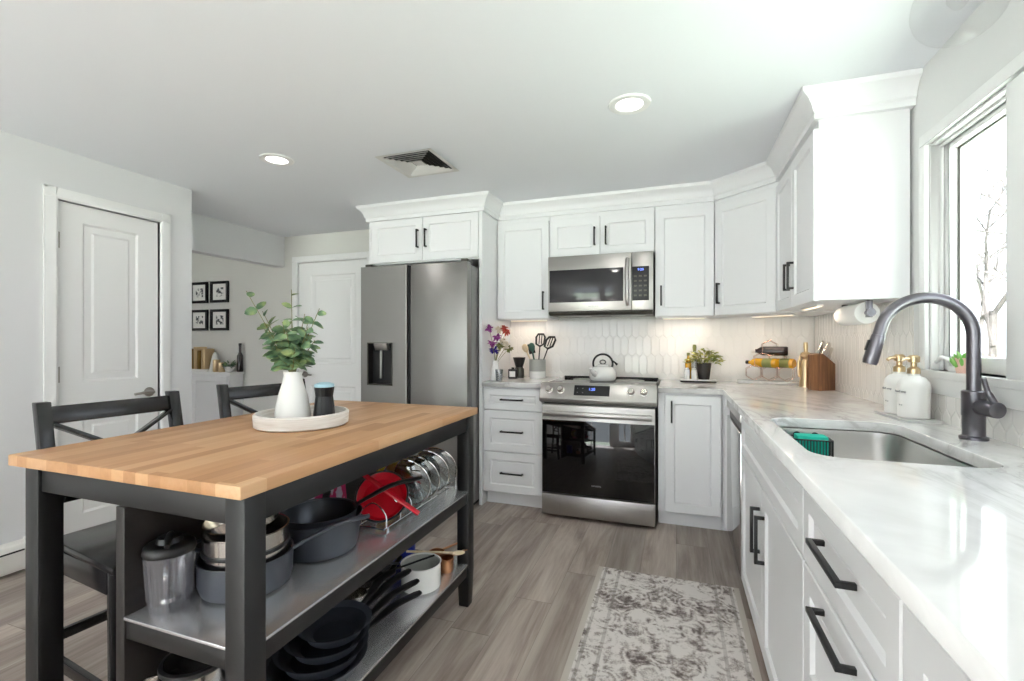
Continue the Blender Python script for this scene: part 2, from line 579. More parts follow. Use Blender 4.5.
def dup(root, loc, rot=None, label=None, group=None):
    r = root.copy(); C.objects.link(r); r.location = loc
    if rot is not None: r.rotation_euler = (0, 0, rot)
    if label: r['label'] = label
    if group: r['group'] = group
    for ch in list(root.children):
        c = ch.copy(); C.objects.link(c); c.parent = r
        for g in ch.children:
            d = g.copy(); C.objects.link(d); d.parent = c
    return r

def text_part(body, size, material, parent, loc, rot, name='lettering', depth=0.0004):
    cu = bpy.data.curves.new(name, 'FONT')
    cu.body = body; cu.size = size; cu.extrude = depth
    cu.align_x = 'CENTER'; cu.align_y = 'CENTER'
    tmp = bpy.data.objects.new('tmp_text', cu)
    me = bpy.data.meshes.new_from_object(tmp)
    bpy.data.objects.remove(tmp)
    bpy.data.curves.remove(cu)
    me.materials.clear(); me.materials.append(material)
    me.name = name
    o = bpy.data.objects.new(name, me)
    C.objects.link(o)
    o.parent = parent; o.location = loc; o.rotation_euler = rot
    return o

def slab_with_hole(name, outer, hole, z0, z1, material, parent=None, bev=0.003):
    cu = bpy.data.curves.new(name, 'CURVE')
    cu.dimensions = '2D'; cu.fill_mode = 'BOTH'
    for pts in ([outer] + ([hole] if hole else [])):
        sp = cu.splines.new('POLY')
        sp.points.add(len(pts) - 1)
        for p, q in zip(sp.points, pts):
            p.co = (q[0], q[1], 0, 1)
        sp.use_cyclic_u = True
    cu.extrude = (z1 - z0) / 2 - bev
    cu.bevel_depth = bev; cu.bevel_resolution = 2; cu.offset = -bev
    tmp = bpy.data.objects.new('tmp_slab', cu)
    me = bpy.data.meshes.new_from_object(tmp)
    bpy.data.objects.remove(tmp); bpy.data.curves.remove(cu)
    me.name = name
    me.transform(Matrix.Translation((0, 0, (z0 + z1) / 2)))
    me.materials.clear(); me.materials.append(material)
    o = bpy.data.objects.new(name, me)
    C.objects.link(o)
    if parent: o.parent = parent
    return o

def rrect(x0, x1, y0, y1, r, n=6):
    pts = []
    for cx, cy, a0 in ((x1 - r, y1 - r, 0), (x0 + r, y1 - r, 90), (x0 + r, y0 + r, 180), (x1 - r, y0 + r, 270)):
        for k in range(n + 1):
            a = R(a0 + 90 * k / n)
            pts.append((cx + r * math.cos(a), cy + r * math.sin(a)))
    return pts

def arc(c, r, a0, a1, n, plane='xz', off=0):
    out = []
    for k in range(n + 1):
        a = R(a0 + (a1 - a0) * k / n)
        u, v = c[0] + r * math.cos(a), c[1] + r * math.sin(a)
        out.append({'xz': (u, off, v), 'xy': (u, v, off), 'yz': (off, u, v)}[plane])
    return out

def smooth_path(pts, n=8):
    """Catmull-Rom through the points"""
    P = [Vector(p) for p in pts]
    P = [P[0] * 2 - P[1]] + P + [P[-1] * 2 - P[-2]]
    out = []
    for i in range(1, len(P) - 2):
        for k in range(n):
            t = k / n
            a, b, c, d = P[i - 1:i + 3]
            out.append(0.5 * ((2 * b) + (c - a) * t + (2 * a - 5 * b + 4 * c - d) * t * t + (3 * b - a - 3 * c + d) * t ** 3))
    out.append(P[-2])
    return out

def sweep(path, prof, closed_prof=True):
    """mitred sweep of a profile (out, z) along a plan polyline; 'out' is to the right of travel"""
    mb = MB()
    n = len(path)
    P = [Vector((x, y)) for x, y in path]
    rings = []
    for i in range(n):
        if i == 0: d0 = d1 = (P[1] - P[0]).normalized()
        elif i == n - 1: d0 = d1 = (P[-1] - P[-2]).normalized()
        else:
            d0 = (P[i] - P[i - 1]).normalized(); d1 = (P[i + 1] - P[i]).normalized()
        n0 = Vector((d0.y, -d0.x)); n1 = Vector((d1.y, -d1.x))
        m = (n0 + n1).normalized()
        m = m / max(0.2, m.dot(n0))
        rings.append([(P[i].x + m.x * o, P[i].y + m.y * o, z) for o, z in prof])
    k = len(prof)
    vs = [v for r_ in rings for v in r_]
    fs = []
    for i in range(n - 1):
        for j in range(k if closed_prof else k - 1):
            a, b = i * k, (i + 1) * k
            fs.append((a + j, a + (j + 1) % k, b + (j + 1) % k, b + j))
    if closed_prof:
        fs.append(tuple(range(k))); fs.append(tuple((n - 1) * k + j for j in range(k))[::-1])
    mb.add(vs, fs)
    return mb

# ================================================================ room shell
XF = -6.9       # far wall of the dining room
def shell():
    struct(MB().box(XF - 0.1, XW + 0.14, YR - 0.1, YW + 0.12, -0.06, 0).build('floor', M['floor'], smooth=0))
    struct(MB().box(XF - 0.1, XW + 0.14, YR - 0.1, YW + 0.12, CEIL, CEIL + 0.08).build('ceiling', M['ceiling'], smooth=0))
    struct(MB().box(XF - 0.1, XW + 0.14, YW, YW + 0.12, 0, CEIL).build('wall_back', M['wall_dining'], smooth=0))
    # left wall with the pantry doorway
    d0, d1, dt = 1.615, 2.165, 2.006
    m = MB()
    m.box(XL - 0.13, XL, YR, d0, 0, CEIL).box(XL - 0.13, XL, d1, 2.385, 0, CEIL).box(XL - 0.13, XL, d0, d1, dt, CEIL)
    struct(m.build('wall_left', M['wall'], smooth=0))
    struct(MB().box(XF - 0.1, XF, YR, YW, 0, CEIL).build('wall_far_left', M['wall_dining'], smooth=0))
    # right wall with the window opening over the sink
    y0, y1, z0, z1 = WY0, WY1, WZ0, WZ1
    m = MB()
    m.box(XW, XW + 0.14, YR, y0, 0, CEIL).box(XW, XW + 0.14, y1, YW, 0, CEIL)
    m.box(XW, XW + 0.14, y0, y1, 0, z0).box(XW, XW + 0.14, y0, y1, z1, CEIL)
    struct(m.build('wall_right', M['wall_cool'], smooth=0))
    # unseen rear wall; its window openings are made wide for fill light
    m = MB()
    xs = [XF, -5.9, -3.9, -3.1, -0.7, -0.1, 0.6, XW]
    zc = (0.25, 2.1)
    for i in range(0, len(xs) - 1):
        if i % 2 == 0:
            m.box(xs[i], xs[i + 1], YR - 0.12, YR, 0, CEIL)
        else:
            zb = 0.05 if i == 3 else 0.5
            m.box(xs[i], xs[i + 1], YR - 0.12, YR, 0, zb).box(xs[i], xs[i + 1], YR - 0.12, YR, 2.1, CEIL)
    struct(m.build('wall_rear', M['wall'], smooth=0))
    for i, (a, b, zb) in enumerate(((-5.9, -3.9, 0.5), (-3.1, -0.7, 0.05), (-0.1, 0.6, 0.5))):
        win = struct_empty('window_%d' % (i + 2), (0, 0, 0))
        f = MB()
        f.box(a - 0.08, b + 0.08, YR, YR + 0.02, 2.1, 2.19).box(a - 0.08, b + 0.08, YR, YR + 0.02, zb - 0.05, zb)
        f.box(a - 0.08, a, YR, YR + 0.02, zb, 2.1).box(b, b + 0.08, YR, YR + 0.02, zb, 2.1)
        mid = (a + b) / 2
        f.box(mid - 0.04, mid + 0.04, YR - 0.08, YR - 0.03, zb, 2.1)
        f.build('window_frame', M['trim'], win, bevel=0.003)
        MB().box(a, b, YR - 0.065, YR - 0.06, zb, 2.1).build('window_pane', M['window_glass'], win, smooth=0)
    # dropped beam over the opening into the dining room
    struct(MB().box(-3.96, -3.84, 1.4, YW, 1.976, CEIL).build('trim_3', M['wall'], smooth=0))
    # baseboards
    struct(MB().box(XF, -3.74, YW - 0.015, YW, 0, 0.1).build('baseboard_back', M['trim'], bevel=0.003))
    struct(MB().box(XL, XL + 0.013, 2.23, 2.385, 0, 0.1).build('baseboard_left', M['trim'], bevel=0.003))

WY0, WY1, WZ0, WZ1 = 0.72, 2.225, 1.1, 1.967
shell()

def window_right():
    win = struct_empty('window_1', (XW, 0, 0))
    y0, y1, z0, z1 = WY0, WY1, WZ0, WZ1
    m = MB()                                            # casing on the wall
    cw = 0.045
    m.box(-0.016, 0, y0 - cw, y1 + cw, z1, z1 + cw)
    m.box(-0.016, 0, y1, y1 + cw, z0, z1).box(-0.016, 0, y0 - cw, y0, z0, z1)
    m.build('casing', M['trim'], win, bevel=0.003)
    m = MB()
    m.box(-0.022, 0.1, y0 - cw - 0.03, y1 + cw + 0.03, z0 - 0.028, z0).build('sill', M['trim'], win, bevel=0.004)
    m = MB()
    m.box(-0.014, 0, y0 - cw, y1 + cw, z0 - 0.085, z0 - 0.028).build('apron', M['trim'], win, bevel=0.003)
    m = MB()                                            # jamb liner
    m.box(0, 0.12, y1 - 0.012, y1, z0, z1).box(0, 0.12, y0, y0 + 0.012, z0, z1).box(0, 0.12, y0 + 0.012, y1 - 0.012, z1 - 0.012, z1)
    m.build('jamb', M['trim'], win, bevel=0.002)
    MB().box(-0.016, 0.12, 1.655, 1.755, z0, z1 - 0.012).build('mullion', M['trim'], win, bevel=0.002)
    for a, b in ((y0 + 0.012, 1.655), (1.755, y1 - 0.012)):  # nearer sash is unseen, kept for the daylight it lets in
        f = MB()
        f.box(0.022, 0.035, a, a + 0.01, z0, z1 - 0.012).box(0.022, 0.035, b - 0.01, b, z0, z1 - 0.012)
        f.box(0.022, 0.035, a + 0.01, b - 0.01, z1 - 0.022, z1 - 0.012)
        f.build('stop', M['trim'], win, bevel=0.002)
        g = MB()
        t = 0.045; tt = 0.03
        zt = z1 - 0.0125
        g.box(0.036, 0.085, a, a + t, z0, zt).box(0.036, 0.085, b - t, b, z0, zt)
        g.box(0.036, 0.085, a + t, b - t, z0, z0 + 0.055).box(0.036, 0.085, a + t, b - t, zt - tt, zt)
        sash = g.build('sash', M['trim'], win, bevel=0.004)
        MB().box(0.066, 0.07, a + t, b - t, z0 + 0.055, zt - tt).build('pane', M['window_glass'], sash, smooth=0)
        k = MB()
        k.box(0.060, 0.066, b - t - 0.006, b - t, z0 + 0.055, zt - tt).box(0.060, 0.066, a + t, b - t, zt - tt - 0.006, zt - tt)
        k.build('gasket', M['steel_dark'], sash)
    h = MB()
    h.box(0.008, 0.034, 2.045, 2.115, z0 + 0.0005, z0 + 0.02)
    h.tube(smooth_path([(0.02, 2.08, z0 + 0.02), (0.012, 2.095, z0 + 0.035), (0.006, 2.15, z0 + 0.05), (0.01, 2.2, z0 + 0.03)], 5), 0.007, 8)
    h.build('crank_handle', M['trim'], win)
window_right()

# ---- interior doors
def panel_front(mb, x0, x1, z0, z1, yf, holes, depth=0.008, chamf=0.012, arch=0.0):
    """a flat front at y = yf (facing -y) with sunk panels cut in it"""
    # the slab front is cut in strips round the holes
    xs = sorted({x0, x1} | {h[0] for h in holes} | {h[1] for h in holes})
    zs = sorted({z0, z1} | {h[2] for h in holes} | {h[3] for h in holes})
    for i in range(len(xs) - 1):
        for j in range(len(zs) - 1):
            cx, cz = (xs[i] + xs[i + 1]) / 2, (zs[j] + zs[j + 1]) / 2
            if any(h[0] < cx < h[1] and h[2] < cz < h[3] for h in holes):
                continue
            mb.add([(xs[i], yf, zs[j]), (xs[i + 1], yf, zs[j]), (xs[i + 1], yf, zs[j + 1]), (xs[i], yf, zs[j + 1])], [(0, 1, 2, 3)])
    for a, b, c, d in holes:
        k = chamf
        v = [(a, yf, c), (b, yf, c), (b, yf, d), (a, yf, d)]
        w_ = [(a + k, yf + depth, c + k), (b - k, yf + depth, c + k), (b - k, yf + depth, d - k), (a + k, yf + depth, d - k)]
        q = 0.035
        u = [(a + k + q, yf + depth, c + k + q), (b - k - q, yf + depth, c + k + q), (b - k - q, yf + depth, d - k - q), (a + k + q, yf + depth, d - k - q)]
        q2 = q + 0.012
        t = [(a + k + q2, yf + depth * 0.3, c + k + q2), (b - k - q2, yf + depth * 0.3, c + k + q2), (b - k - q2, yf + depth * 0.3, d - k - q2), (a + k + q2, yf + depth * 0.3, d - k - q2)]
        vs = v + w_ + u + t
        fs = []
        for r_ in range(3):
            for e in range(4):
                p, s_ = r_ * 4, (r_ + 1) * 4
                fs.append((p + e, p + (e + 1) % 4, s_ + (e + 1) % 4, s_ + e))
        fs.append((12, 13, 14, 15))
        mb.add(vs, fs)

def interior_door(name, loc, rot, w_, h, panels, lever_x, hinge_x, lever_z=0.875, lever_dir=-1):
    d = struct_empty(name, loc, rot)
    m = MB()
    panel_front(m, 0.004, w_ - 0.004, 0.01, h - 0.004, 0.012, panels)
    m.box(0.004, w_ - 0.004, 0.0205, 0.045, 0.01, h - 0.004)
    m.build('door_slab', M['door_paint'], d, smooth=20)
    cw = 0.062
    c = MB()
    prof = [(0, 0), (0, -0.012), (0.012, -0.018), (0.05, -0.014), (cw, -0.014), (cw, 0)]
    # left, right and head casing, stepped outline
    c.prism([(-a, b) for a, b in prof], 0, h + cw, 'z')
    c.prism([(w_ + a, b) for a, b in prof], 0, h + cw, 'z')
    hp = MB()
    c.prism([(b, h + a) for a, b in prof], -cw, w_ + cw, 'x')
    c.build('casing', M['trim'], d, bevel=0.001)
    k = MB()
    k.box(-0.004, 0.0, 0.0, 0.11, 0, h).box(w_, w_ + 0.004, 0.0, 0.11, 0, h).box(-0.004, w_ + 0.004, 0.0, 0.11, h, h + 0.004)
    k.build('jamb', M['trim'], d)
    for z in hinge_x[1]:
        g = MB(); g.cyl((hinge_x[0], 0.004, z - 0.045), (hinge_x[0], 0.004, z + 0.045), 0.007, 10)
        g.box(hinge_x[0] - 0.012, hinge_x[0] + 0.012, 0.006, 0.0125, z - 0.045, z + 0.045)
        g.build('hinge', M['nickel'], d)
    l = MB()
    l.lathe([(0.0, 0), (0.031, 0), (0.031, 0.006), (0.022, 0.012), (0.012, 0.016), (0.011, 0.045), (0.0, 0.046)], (lever_x, 0.012, lever_z), 20, Matrix.Rotation(R(90), 3, 'X'))
    s_ = lever_dir
    l.tube(smooth_path([(lever_x, -0.03, lever_z), (lever_x + s_ * 0.03, -0.036, lever_z + 0.004), (lever_x + s_ * 0.07, -0.034, lever_z), (lever_x + s_ * 0.11, -0.03, lever_z - 0.004)], 5), [0.012] * 5 + [0.010] * 5 + [0.008] * 6, 10)
    l.build('lever_handle', M['nickel'], d)
    return d

# pantry door in the left wall: local x runs towards +Y, local -y faces +X
interior_door('door_1', (XL, 1.615, 0), R(90), 0.55, 2.006,
              [(0.125, 0.425, 0.97, 1.90), (0.125, 0.425, 0.2, 0.76)], 0.49, (0.004, (0.25, 1.02, 1.78)))
# door at the end of the passage, in the back wall
interior_door('door_2', (-3.62, YW - 0.046, 0), 0, 0.84, 2.0,
              [(0.15, 0.69, 0.985, 1.87), (0.15, 0.69, 0.2, 0.765)], 0.085, (0.836, (0.25, 1.02, 1.78)), lever_dir=1)

# baseboard heater along the left wall
def heater():
    h = thing('baseboard_heater', 'white baseboard heater low on the wall left of the pantry door', 'heater', (XL, 1.47, 0), 0)
    L = 1.9
    m = MB()
    m.prism([(0.002, 0.02), (0.06, 0.02), (0.062, 0.05), (0.062, 0.115), (0.04, 0.15), (0.002, 0.165)], -L, 0, 'y')
    m.build('cover', M['heater'], h, bevel=0.003)
    MB().prism([(0.058, 0.1265), (0.0625, 0.1195), (0.064, 0.1205), (0.060, 0.1275)], -L + 0.01, -0.02, 'y').build('louver_slot', M['gap'], h)
    m = MB(); m.box(0.0, 0.068, 0, 0.035, 0, 0.172); m.build('end_cap', M['heater'], h, bevel=0.004)
heater()

# ================================================================ cabinets
def shaker(x0, x1, z0, z1, fr=0.057, th=0.02, rec=0.009, raised=False):
    """door/drawer front between the given edges, front face at y = -th, back at 0"""
    m = MB()
    yf = -th
    a = [(x0, x1, z0, z1), ]
    k = 0.003
    rings = [(0, 0.0), (0, yf + k), (k, yf), (fr, yf), (fr + 0.008, yf + rec), (fr + 0.016, yf + rec)]
    if raised:
        rings += [(fr + 0.018, yf + rec - 0.002), (fr + 0.03, yf + rec - 0.002)]
    vs = []
    for ins, y in rings:
        vs += [(x0 + ins, y, z0 + ins), (x1 - ins, y, z0 + ins), (x1 - ins, y, z1 - ins), (x0 + ins, y, z1 - ins)]
    fs = [(0, 3, 2, 1)]
    for r_ in range(len(rings) - 1):
        for e in range(4):
            p, s_ = r_ * 4, (r_ + 1) * 4
            fs.append((p + e, p + (e + 1) % 4, s_ + (e + 1) % 4, s_ + e))
    n = (len(rings) - 1) * 4
    fs.append((n, n + 1, n + 2, n + 3))
    return m.add(vs, fs)

def pull(parent, x, z, L, horiz, th=0.02, proj=0.032, t=0.011):
    m = MB()
    y0 = -th
    if horiz:
        m.box(x - L / 2, x + L / 2, y0 - proj, y0 - proj + t, z - t / 2, z + t / 2)
        for s_ in (-1, 1):
            xx = x + s_ * (L / 2 - t / 2)
            m.box(xx - t / 2, xx + t / 2, y0 - proj + t - 0.001, y0 + 0.0005, z - t / 2, z + t / 2)
    else:
        m.box(x - t / 2, x + t / 2, y0 - proj, y0 - proj + t, z - L / 2, z + L / 2)
        for s_ in (-1, 1):
            zz = z + s_ * (L / 2 - t / 2)
            m.box(x - t / 2, x + t / 2, y0 - proj + t - 0.001, y0 + 0.0005, zz - t / 2, zz + t / 2)
    return m.build('handle', M['black'], parent, bevel=0.0012)

def cabinet(label, loc, rot, w_, d, z0, z1, doors=(), drawers=(), toe=0.0, name='base_cabinet', group=None, extra=None, open_top=False):
    t = thing(name, label, 'cabinet', loc, rot, group)
    m = MB()
    if open_top:
        p = 0.018
        m.box(0.001, p, 0, d, z0, z1).box(w_ - p, w_ - 0.001, 0, d, z0, z1)
        m.box(p, w_ - p, d - p, d, z0, z1).box(p, w_ - p, 0, d - p, z0, z0 + p)
        m.box(p, w_ - p, 0, p, z1 - 0.16, z1)
    else:
        m.box(0.001, w_ - 0.001, 0, d, z0, z1)
    m.build('carcass', M['cabinet'], t)
    if toe:
        MB().box(0.001, w_ - 0.001, toe, toe + 0.018, 0.0, z0).build('toe_kick', M['cabinet'], t)
    for (x0, x1, a, b, hx, hz, hl) in doors:
        dd = shaker(x0, x1, a, b).build('door', M['cabinet'], t, smooth=20)
        if hx is not None:
            pull(dd, hx, hz, hl, False)
    for (x0, x1, a, b, hl, *hz) in drawers:
        dd = shaker(x0, x1, a, b, fr=0.045 if b - a < 0.2 else 0.055, raised=True).build('drawer', M['cabinet'], t, smooth=20)
        if hl:
            pull(dd, (x0 + x1) / 2, hz[0] if hz else (a + b) / 2, hl, True)
    return t

YF = 3.195           # carcass front of the back run (doors stand 2 cm proud)
DB = YW - YF - 0.002
CT0, CT1 = 0.877, 0.912   # counter slab
# --- drawers left of the range
g = 0.002
t = cabinet('white three-drawer base cabinet between the fridge panel and the range', (-1.345, YF, 0), 0, 0.455, DB, 0.1, CT0 - 0.001,
            drawers=[(g, 0.453, 0.71, 0.862, 0.17), (g, 0.453, 0.405, 0.704, 0.17), (g, 0.453, 0.108, 0.399, 0.17)], toe=0.06, name='drawer_cabinet')
# --- single-door cabinet right of the range
t = cabinet('white single-door base cabinet right of the range in the corner', (-0.112, YF, 0), 0, 0.385, DB, 0.1, CT0 - 0.001,
            doors=[(0.042, 0.378, 0.108, 0.862, 0.085, 0.755, 0.14)], toe=0.06)
# --- right-hand run (faces -X). local x runs towards the camera
XFR = 0.305
DR = XW - XFR - 0.002
rr = R(-90)
MB().box(0.2735, XFR + 0.3, 3.012, YF - 0.004, 0.1, CT0 - 0.001).box(0.2735, XFR + 0.3, YF + 0.06, YF + 0.08, 0.0, 0.1).box(0.345, 0.365, 3.012, YF + 0.06, 0.0, 0.1).build('corner_filler', M['cabinet'])
tag(bpy.data.objects['corner_filler'], 'narrow white filler strip in the inside corner beside the dishwasher', 'filler')
def dishwasher():
    W = 0.596
    t = thing('dishwasher', 'stainless steel dishwasher under the counter near the corner', 'dishwasher', (XFR, 3.01, 0), rr)
    MB().box(0.003, W - 0.003, 0.0, DR, 0.09, CT0 - 0.004).build('tub', M['gap'], t)
    m = MB(); m.box(0.003, W - 0.003, -0.022, -0.001, 0.105, 0.775); d = m.build('door', M['dw_steel'], t, bevel=0.003)
    m = MB(); m.box(0.003, W - 0.003, -0.024, -0.001, 0.825, 0.868).build('control_strip', M['steel'], t, bevel=0.004)
    m = MB(); m.box(0.006, W - 0.006, -0.008, -0.001, 0.776, 0.824).build('pocket_handle', M['steel_dark'], t)
    MB().box(0.003, W - 0.003, 0.05, 0.07, 0.0, 0.09).build('kick_plate', M['gap'], t)
dishwasher()
SB = 1.135
sink_cab = cabinet('white sink base cabinet with two doors and a false drawer front', (XFR, 2.41, 0), rr, SB, DR, 0.1, CT0 - 0.001,
            doors=[(0.022, SB / 2 - g, 0.108, 0.688, SB / 2 - 0.045, 0.525, 0.165), (SB / 2 + g, SB - g, 0.108, 0.688, SB / 2 + 0.05, 0.525, 0.165)],
            drawers=[(0.022, SB - g, 0.694, 0.862, 0)], toe=0.06, name='sink_cabinet', open_top=True)
YD = 2.41 - SB
cabinet('white drawer base cabinet with black bar pulls nearest the sink cabinet', (XFR, YD, 0), rr, 0.51, DR, 0.1, CT0 - 0.001,
        drawers=[(g, 0.508, 0.694, 0.862, 0.19, 0.797), (g, 0.508, 0.4, 0.688, 0.19, 0.655), (g, 0.508, 0.108, 0.394, 0.165, 0.3)], toe=0.06, name='drawer_cabinet')
cabinet('white base cabinet nearest the camera at the end of the counter run', (XFR, YD - 0.512, 0), rr, 0.9, DR, 0.1, CT0 - 0.001,
        doors=[(g, 0.449, 0.108, 0.862, 0.4, 0.6, 0.135), (0.452, 0.898, 0.108, 0.862, 0.5, 0.6, 0.135)], toe=0.06)
YEND = YD - 0.512 - 0.9

# --- worktops
XCE = 0.272; YCE = 3.152
SK = (0.34, 0.745, 1.40, 2.06)    # sink opening
outer = [(-0.112, YW - 0.003), (-0.112, YCE), (XCE - 0.03, YCE), (XCE, YCE - 0.03), (XCE, YEND - 0.02), (XW - 0.003, YEND - 0.02), (XW - 0.003, YW - 0.003)]
ct = slab_with_hole('countertop', outer, rrect(*SK, 0.075, 8), CT0, CT1, M['marble'])
tag(ct, 'white marble-look worktop running round the corner with the sink cut-out', 'countertop')
ct2 = slab_with_hole('countertop', [(-1.344, YW - 0.003), (-1.344, YCE), (-0.888, YCE), (-0.888, YW - 0.003)], None, CT0, CT1, M['marble'])
tag(ct2, 'short white marble-look worktop between the fridge panel and the range', 'countertop')

# --- sink
def sink():
    t = thing('sink', 'undermount stainless steel sink basin below the black faucet', 'sink', ((SK[0] + SK[1]) / 2, (SK[2] + SK[3]) / 2, CT0))
    hx, hy = (SK[1] - SK[0]) / 2, (SK[3] - SK[2]) / 2
    m = MB()
    levels = [(0.022, -0.003), (-0.004, -0.003), (-0.006, -0.02), (-0.012, -0.17), (-0.03, -0.2), (-0.06, -0.208)]
    rings = []
    for ins, z in levels:
        rings.append([(x, y, z) for x, y in rrect(-hx - ins, hx + ins, -hy - ins, hy + ins, max(0.02, 0.075 + ins), 8)])
    k = len(rings[0])
    vs = [v for r_ in rings for v in r_]
    fs = []
    for i in range(len(rings) - 1):
        for j in range(k):
            fs.append((i * k + j, i * k + (j + 1) % k, (i + 1) * k + (j + 1) % k, (i + 1) * k + j))
    fs.append(tuple((len(rings) - 1) * k + j for j in range(k)))
    m.add(vs, fs).build('basin', M['sink_steel'], t)
    MB().lathe([(0.0, 0.001), (0.03, 0.001), (0.042, 0.003), (0.05, 0.0)], (0.02, 0, -0.207), 24).build('drain', M['chrome'], t)
sink()

# --- tall panel beside the fridge + over-fridge cabinet
pan_l = MB().box(-1.372, -1.348, 3.165, YW - 0.002, 0.0, 2.17).build('fridge_panel', M['cabinet'])
tag(pan_l, 'tall white end panel on the right side of the fridge', 'panel')
cabinet('white two-door cabinet above the fridge', (-2.312, 3.175, 0), 0, 0.938, YW - 3.175 - 0.002, 1.82, 2.2,
        doors=[(0.004, 0.467, 1.83, 2.165, 0.432, 2.0, 0.14), (0.471, 0.934, 1.83, 2.165, 0.503, 2.0, 0.14)], name='wall_cabinet')
pan_r = MB().box(-2.336, -2.314, 3.165, YW - 0.002, 0.0, 2.17).build('fridge_panel', M['cabinet'])
tag(pan_r, 'tall white end panel on the left side of the fridge by the passage door', 'panel')

# --- wall cabinets
YU = 3.48; DU = YW - YU - 0.012
ZU0, ZU1 = 1.383, 2.2
cabinet('white tall wall cabinet between the fridge and the microwave', (-1.346, YU, 0), 0, 0.43, DU, ZU0, ZU1,
        doors=[(0.004, 0.426, ZU0 + 0.002, 2.135, 0.385, 1.52, 0.14)], name='wall_cabinet')
cabinet('short white two-door wall cabinet above the microwave', (-0.914, YU, 0), 0, 0.77, DU, 1.845, ZU1,
        doors=[(0.003, 0.383, 1.849, 2.135, 0.345, 1.985, 0.135), (0.387, 0.767, 1.849, 2.135, 0.428, 1.985, 0.135)], name='wall_cabinet')
cabinet('white tall wall cabinet right of the microwave', (-0.142, YU, 0), 0, 0.39, DU, ZU0, ZU1,
        doors=[(0.003, 0.387, ZU0 + 0.002, 2.135, 0.042, 1.53, 0.14)], name='wall_cabinet')
XU = 0.585
PA = Vector((0.252, YU)); PB = Vector((XU, 3.175))
def corner_cab():
    t = thing('corner_wall_cabinet', 'white diagonal wall cabinet filling the corner above the bottles', 'cabinet', (PA.x, PA.y, 0), math.atan2(PB.y - PA.y, PB.x - PA.x))
    inv = Matrix.Rotation(-t.rotation_euler.z, 2)
    poly = [inv @ (Vector(p) - PA) for p in ((PA.x, PA.y), (PB.x, PB.y), (XW - 0.012, PB.y), (XW - 0.012, YW - 0.012), (PA.x, YW - 0.012))]
    MB().prism([tuple(p) for p in poly], ZU0, ZU1).build('carcass', M['cabinet'], t)
    L = (PB - PA).length
    d = shaker(0.012, L - 0.012, ZU0 + 0.002, 2.135).build('door', M['cabinet'], t, smooth=20)
    pull(d, 0.05, 1.53, 0.14, False)
corner_cab()
YPE = 2.35
cabinet('white two-door wall cabinet beside the window with a plain side', (XU, PB.y - 0.002, 0), rr, PB.y - YPE - 0.004, XW - XU - 0.012, ZU0 + 0.005, ZU1,
        doors=[(0.003, (PB.y - YPE) / 2 - 0.004, ZU0 + 0.002, 2.135, (PB.y - YPE) / 2 - 0.042, 1.545, 0.14),
               ((PB.y - YPE) / 2, PB.y - YPE - 0.008, ZU0 + 0.002, 2.135, (PB.y - YPE) / 2 + 0.04, 1.545, 0.14)], name='wall_cabinet')

# crown moulding over all the wall cabinets, up to the ceiling
prof = [(-0.02, 2.168), (0.022, 2.168), (0.022, 2.195), (0.030, 2.203), (0.036, 2.225), (0.052, 2.252), (0.074, 2.268), (0.078, 2.28), (0.078, CEIL - 0.001), (-0.02, CEIL - 0.001)]
path = [(-2.336, YW - 0.002), (-2.336, 3.175), (-1.348, 3.175), (-1.348, YU), (PA.x, PA.y), (PB.x, PB.y), (XU, YPE), (XW - 0.001, YPE)]
struct(sweep(path, prof).build('trim_1', M['cabinet'], smooth=25))

# ================================================================ tile backsplash
def picket(mb, u0, u1, v0, v1, P):
    """vertical picket tiles over the rectangle u0..u1 x v0..v1; P(u, v, out) -> point"""
    W, H, TIP, GAP = 0.058, 0.172, 0.029, 0.0010
    pitch = H - TIP
    def clip(poly):
        for axis, lim, sg in ((0, u0, 1), (0, u1, -1), (1, v0, 1), (1, v1, -1)):
            out = []
            for i in range(len(poly)):
                a, b = poly[i], poly[(i + 1) % len(poly)]
                ia, ib = sg * (a[axis] - lim) >= 0, sg * (b[axis] - lim) >= 0
                if ia: out.append(a)
                if ia != ib:
                    t_ = (lim - a[axis]) / (b[axis] - a[axis])
                    out.append((a[0] + t_ * (b[0] - a[0]), a[1] + t_ * (b[1] - a[1])))
            poly = out
            if len(poly) < 3: return None
        return poly
    row = 0
    v = v0 - H
    while v < v1 + H:
        u = u0 - W + (W / 2 if row % 2 else 0)
        while u < u1 + W:
            def hexa(ins):
                a, b = W / 2 - ins, H / 2 - ins * 1.4
                c = H / 2 - TIP - ins * 0.4
                return [(u, v + b), (u - a, v + c), (u - a, v - c), (u, v - b), (u + a, v - c), (u + a, v + c)]
            o_ = clip(hexa(GAP / 2))
            if o_ and len(o_) >= 3:
                cu = sum(p[0] for p in o_) / len(o_); cv = sum(p[1] for p in o_) / len(o_)
                n = len(o_)
                full = clip(hexa(0.006))
                tl = (random.random() - 0.5) * 0.0012
                if full and len(full) == len(o_):
                    vs = [P(a, b, 0.0) for a, b in o_] + [P(a, b, 0.0018) for a, b in o_] + [P(a, b, 0.0030 + tl * (a - cu) / 0.03) for a, b in full]
                    fs = [(i, (i + 1) % n, n + (i + 1) % n, n + i) for i in range(n)]
                    fs += [(n + i, n + (i + 1) % n, 2 * n + (i + 1) % n, 2 * n + i) for i in range(n)]
                    fs.append(tuple(2 * n + i for i in range(n)))
                    mb.add(vs, fs)
                else:
                    vs = [P(a, b, 0.0) for a, b in o_] + [P(a, b, 0.0022) for a, b in o_]
                    fs = [(i, (i + 1) % n, n + (i + 1) % n, n + i) for i in range(n)] + [tuple(n + i for i in range(n))]
                    mb.add(vs, fs)
            u += W
        v += pitch
        row += 1

